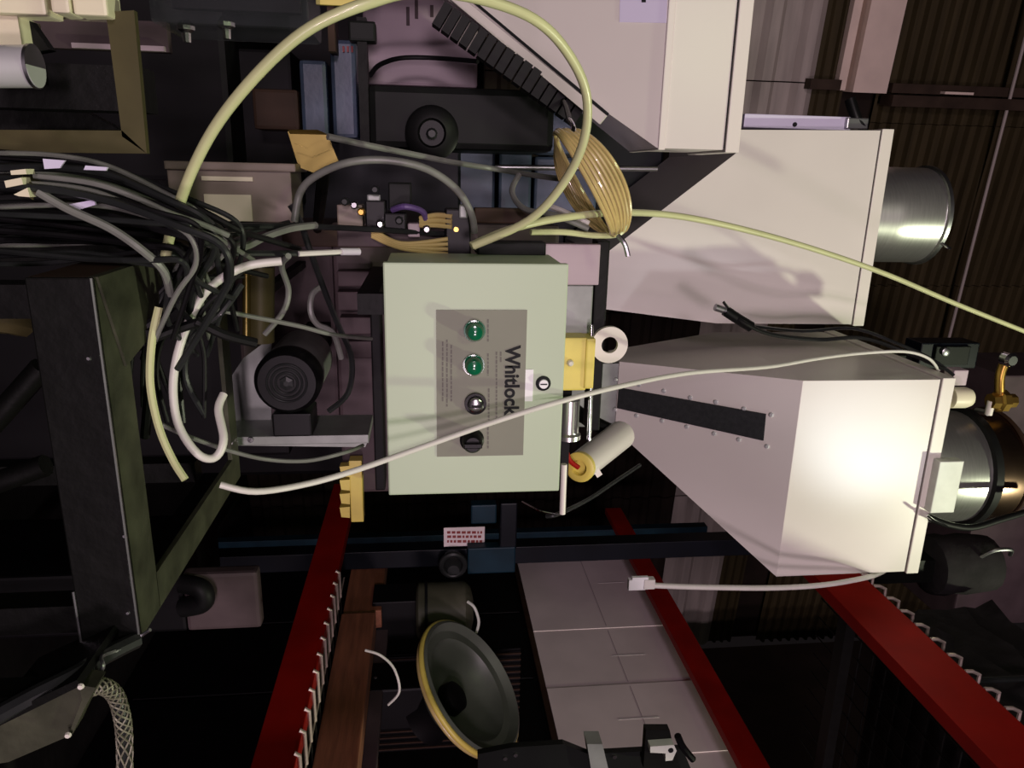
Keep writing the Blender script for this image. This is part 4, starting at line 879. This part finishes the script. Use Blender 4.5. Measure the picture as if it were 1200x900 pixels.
bf = thing('brass_fitting', 'brass valve fitting on top of the receiver drum', 'valve', P(1170, 450, 2.5))
vx = P(1170, 448, 2.5)
obj('valve_body', lathe(B(), P(1160, 470, 2.5), Vector((0, 0, 1)), [(0, 0.03), (0.03, 0.034), (0.035, 0.045), (0.06, 0.045), (0.065, 0.03), (0.10, 0.028)], 8), 'brass', bf)
obj('valve_stem', tube(B(), [P(1172, 470, 2.5), P(1172, 440, 2.5), P(1182, 415, 2.5)], 0.018, 10), 'brass', bf, smooth=True)
obj('valve_cap', lathe(B(), P(1178, 420, 2.49), DY, [(0, 0.028), (0.03, 0.028), (0.04, 0.018)], 16), 'chrome', bf, smooth=True)
obj('valve_pipe', tube(B(), [P(1158, 486, 2.5), P(1162, 470, 2.5)], 0.014, 10, 0), 'white_trim', bf, smooth=True)
obj('valve_stub', tube(B(), [P(1158, 484, 2.5), rc + Vector((-R3 - 0.01, 0, zband + 0.06))], 0.012, 10, 0), 'brushed', bf)
cable('drum_hose', [(1090, 607, 2.17), (1112, 615, 2.17), (1140, 618, 2.18), (1175, 608, 2.2), (1230, 592, 2.25)], 0.012, 'black_rubber', 'black hose leaving the base of the receiver drum', 'hose', n=10)
cable('ferrule_wire', [(1086, 604, 2.15), (1096, 611, 2.15), (1108, 616, 2.16), (1122, 618, 2.2)], 0.005, 'chrome', 'bright wire at the base of the receiver drum', 'wire')
vt = thing('relay_box', 'dark teal relay box behind the corner of the strip hopper', 'box', P(1110, 415, 3.0))
obj('relay_case', pxbox(B(), 1078, 402, 1146, 432, 3.0, 0.12, 0.006), 'dark_blue', vt)
obj('relay_cover', pxbox(B(), 1096, 406, 1136, 428, 2.985, 0.02, 0.004), 'dark_green', vt)
obj('relay_knob', lathe(B(), P(1107, 412, 2.985), DY, [(0, 0.02), (0.012, 0.02), (0.016, 0.012)], 14), 'brushed', vt, smooth=True)
obj('relay_stay', box(B(), (P(1090, 420, 3.0).x, 3.05, 2.0), (P(1090, 428, 3.0).x, 3.09, P(1080, 420, 3.0).z)), 'black_steel', vt)

# ---------------- machinery low in the right foreground
fg = thing('clamp_unit', 'dark green clamp unit with pale clip in front of the cartons', 'clamp', P(700, 890, 1.3))
FY = 1.35
obj('clamp_bed', pxpoly(B(), [(560, 884), (600, 876), (660, 872), (690, 884), (760, 880), (800, 878), (822, 930), (560, 930)], FY, 0.015), 'dark_green', fg)
obj('clamp_jaw', pxpoly(B(), [(688, 872), (706, 872), (715, 910), (694, 910)], FY - 0.02, 0.04), 'galvanised', fg)
obj('clamp_head', pxpoly(B(), [(757, 856), (785, 856), (790, 880), (798, 900), (754, 900)], FY - 0.03, 0.02), 'black_steel', fg)
obj('pale_clip', pxpoly(B(), [(762, 875), (790, 873), (793, 880), (788, 891), (780, 892), (780, 883), (762, 882)], FY - 0.05, 0.03), 'pale_green', fg)
obj('clip_eye', lathe(B(), P(786, 879, FY - 0.05), DY, [(0, 0.006), (0.002, 0.006)], 12), 'ink', fg)
obj('clamp_lever', tube(B(), [P(794, 862, FY - 0.03), P(800, 875, FY - 0.03), P(812, 890, FY - 0.03)], 0.008, 8), 'black_plastic', fg)
for x, y in ((592, 888), (604, 884), (720, 886)): obj('clamp_screw', lathe(B(), P(x, y, FY), DY, [(0, 0.006), (0.004, 0.005)], 8), 'chrome', fg)
obj('clamp_post', box(B(), (P(620, 930, FY).x - 0.03, FY - 0.03, 0), (P(620, 930, FY).x + 0.03, FY + 0.01, P(640, 915, FY).z)), 'dark_green', fg)
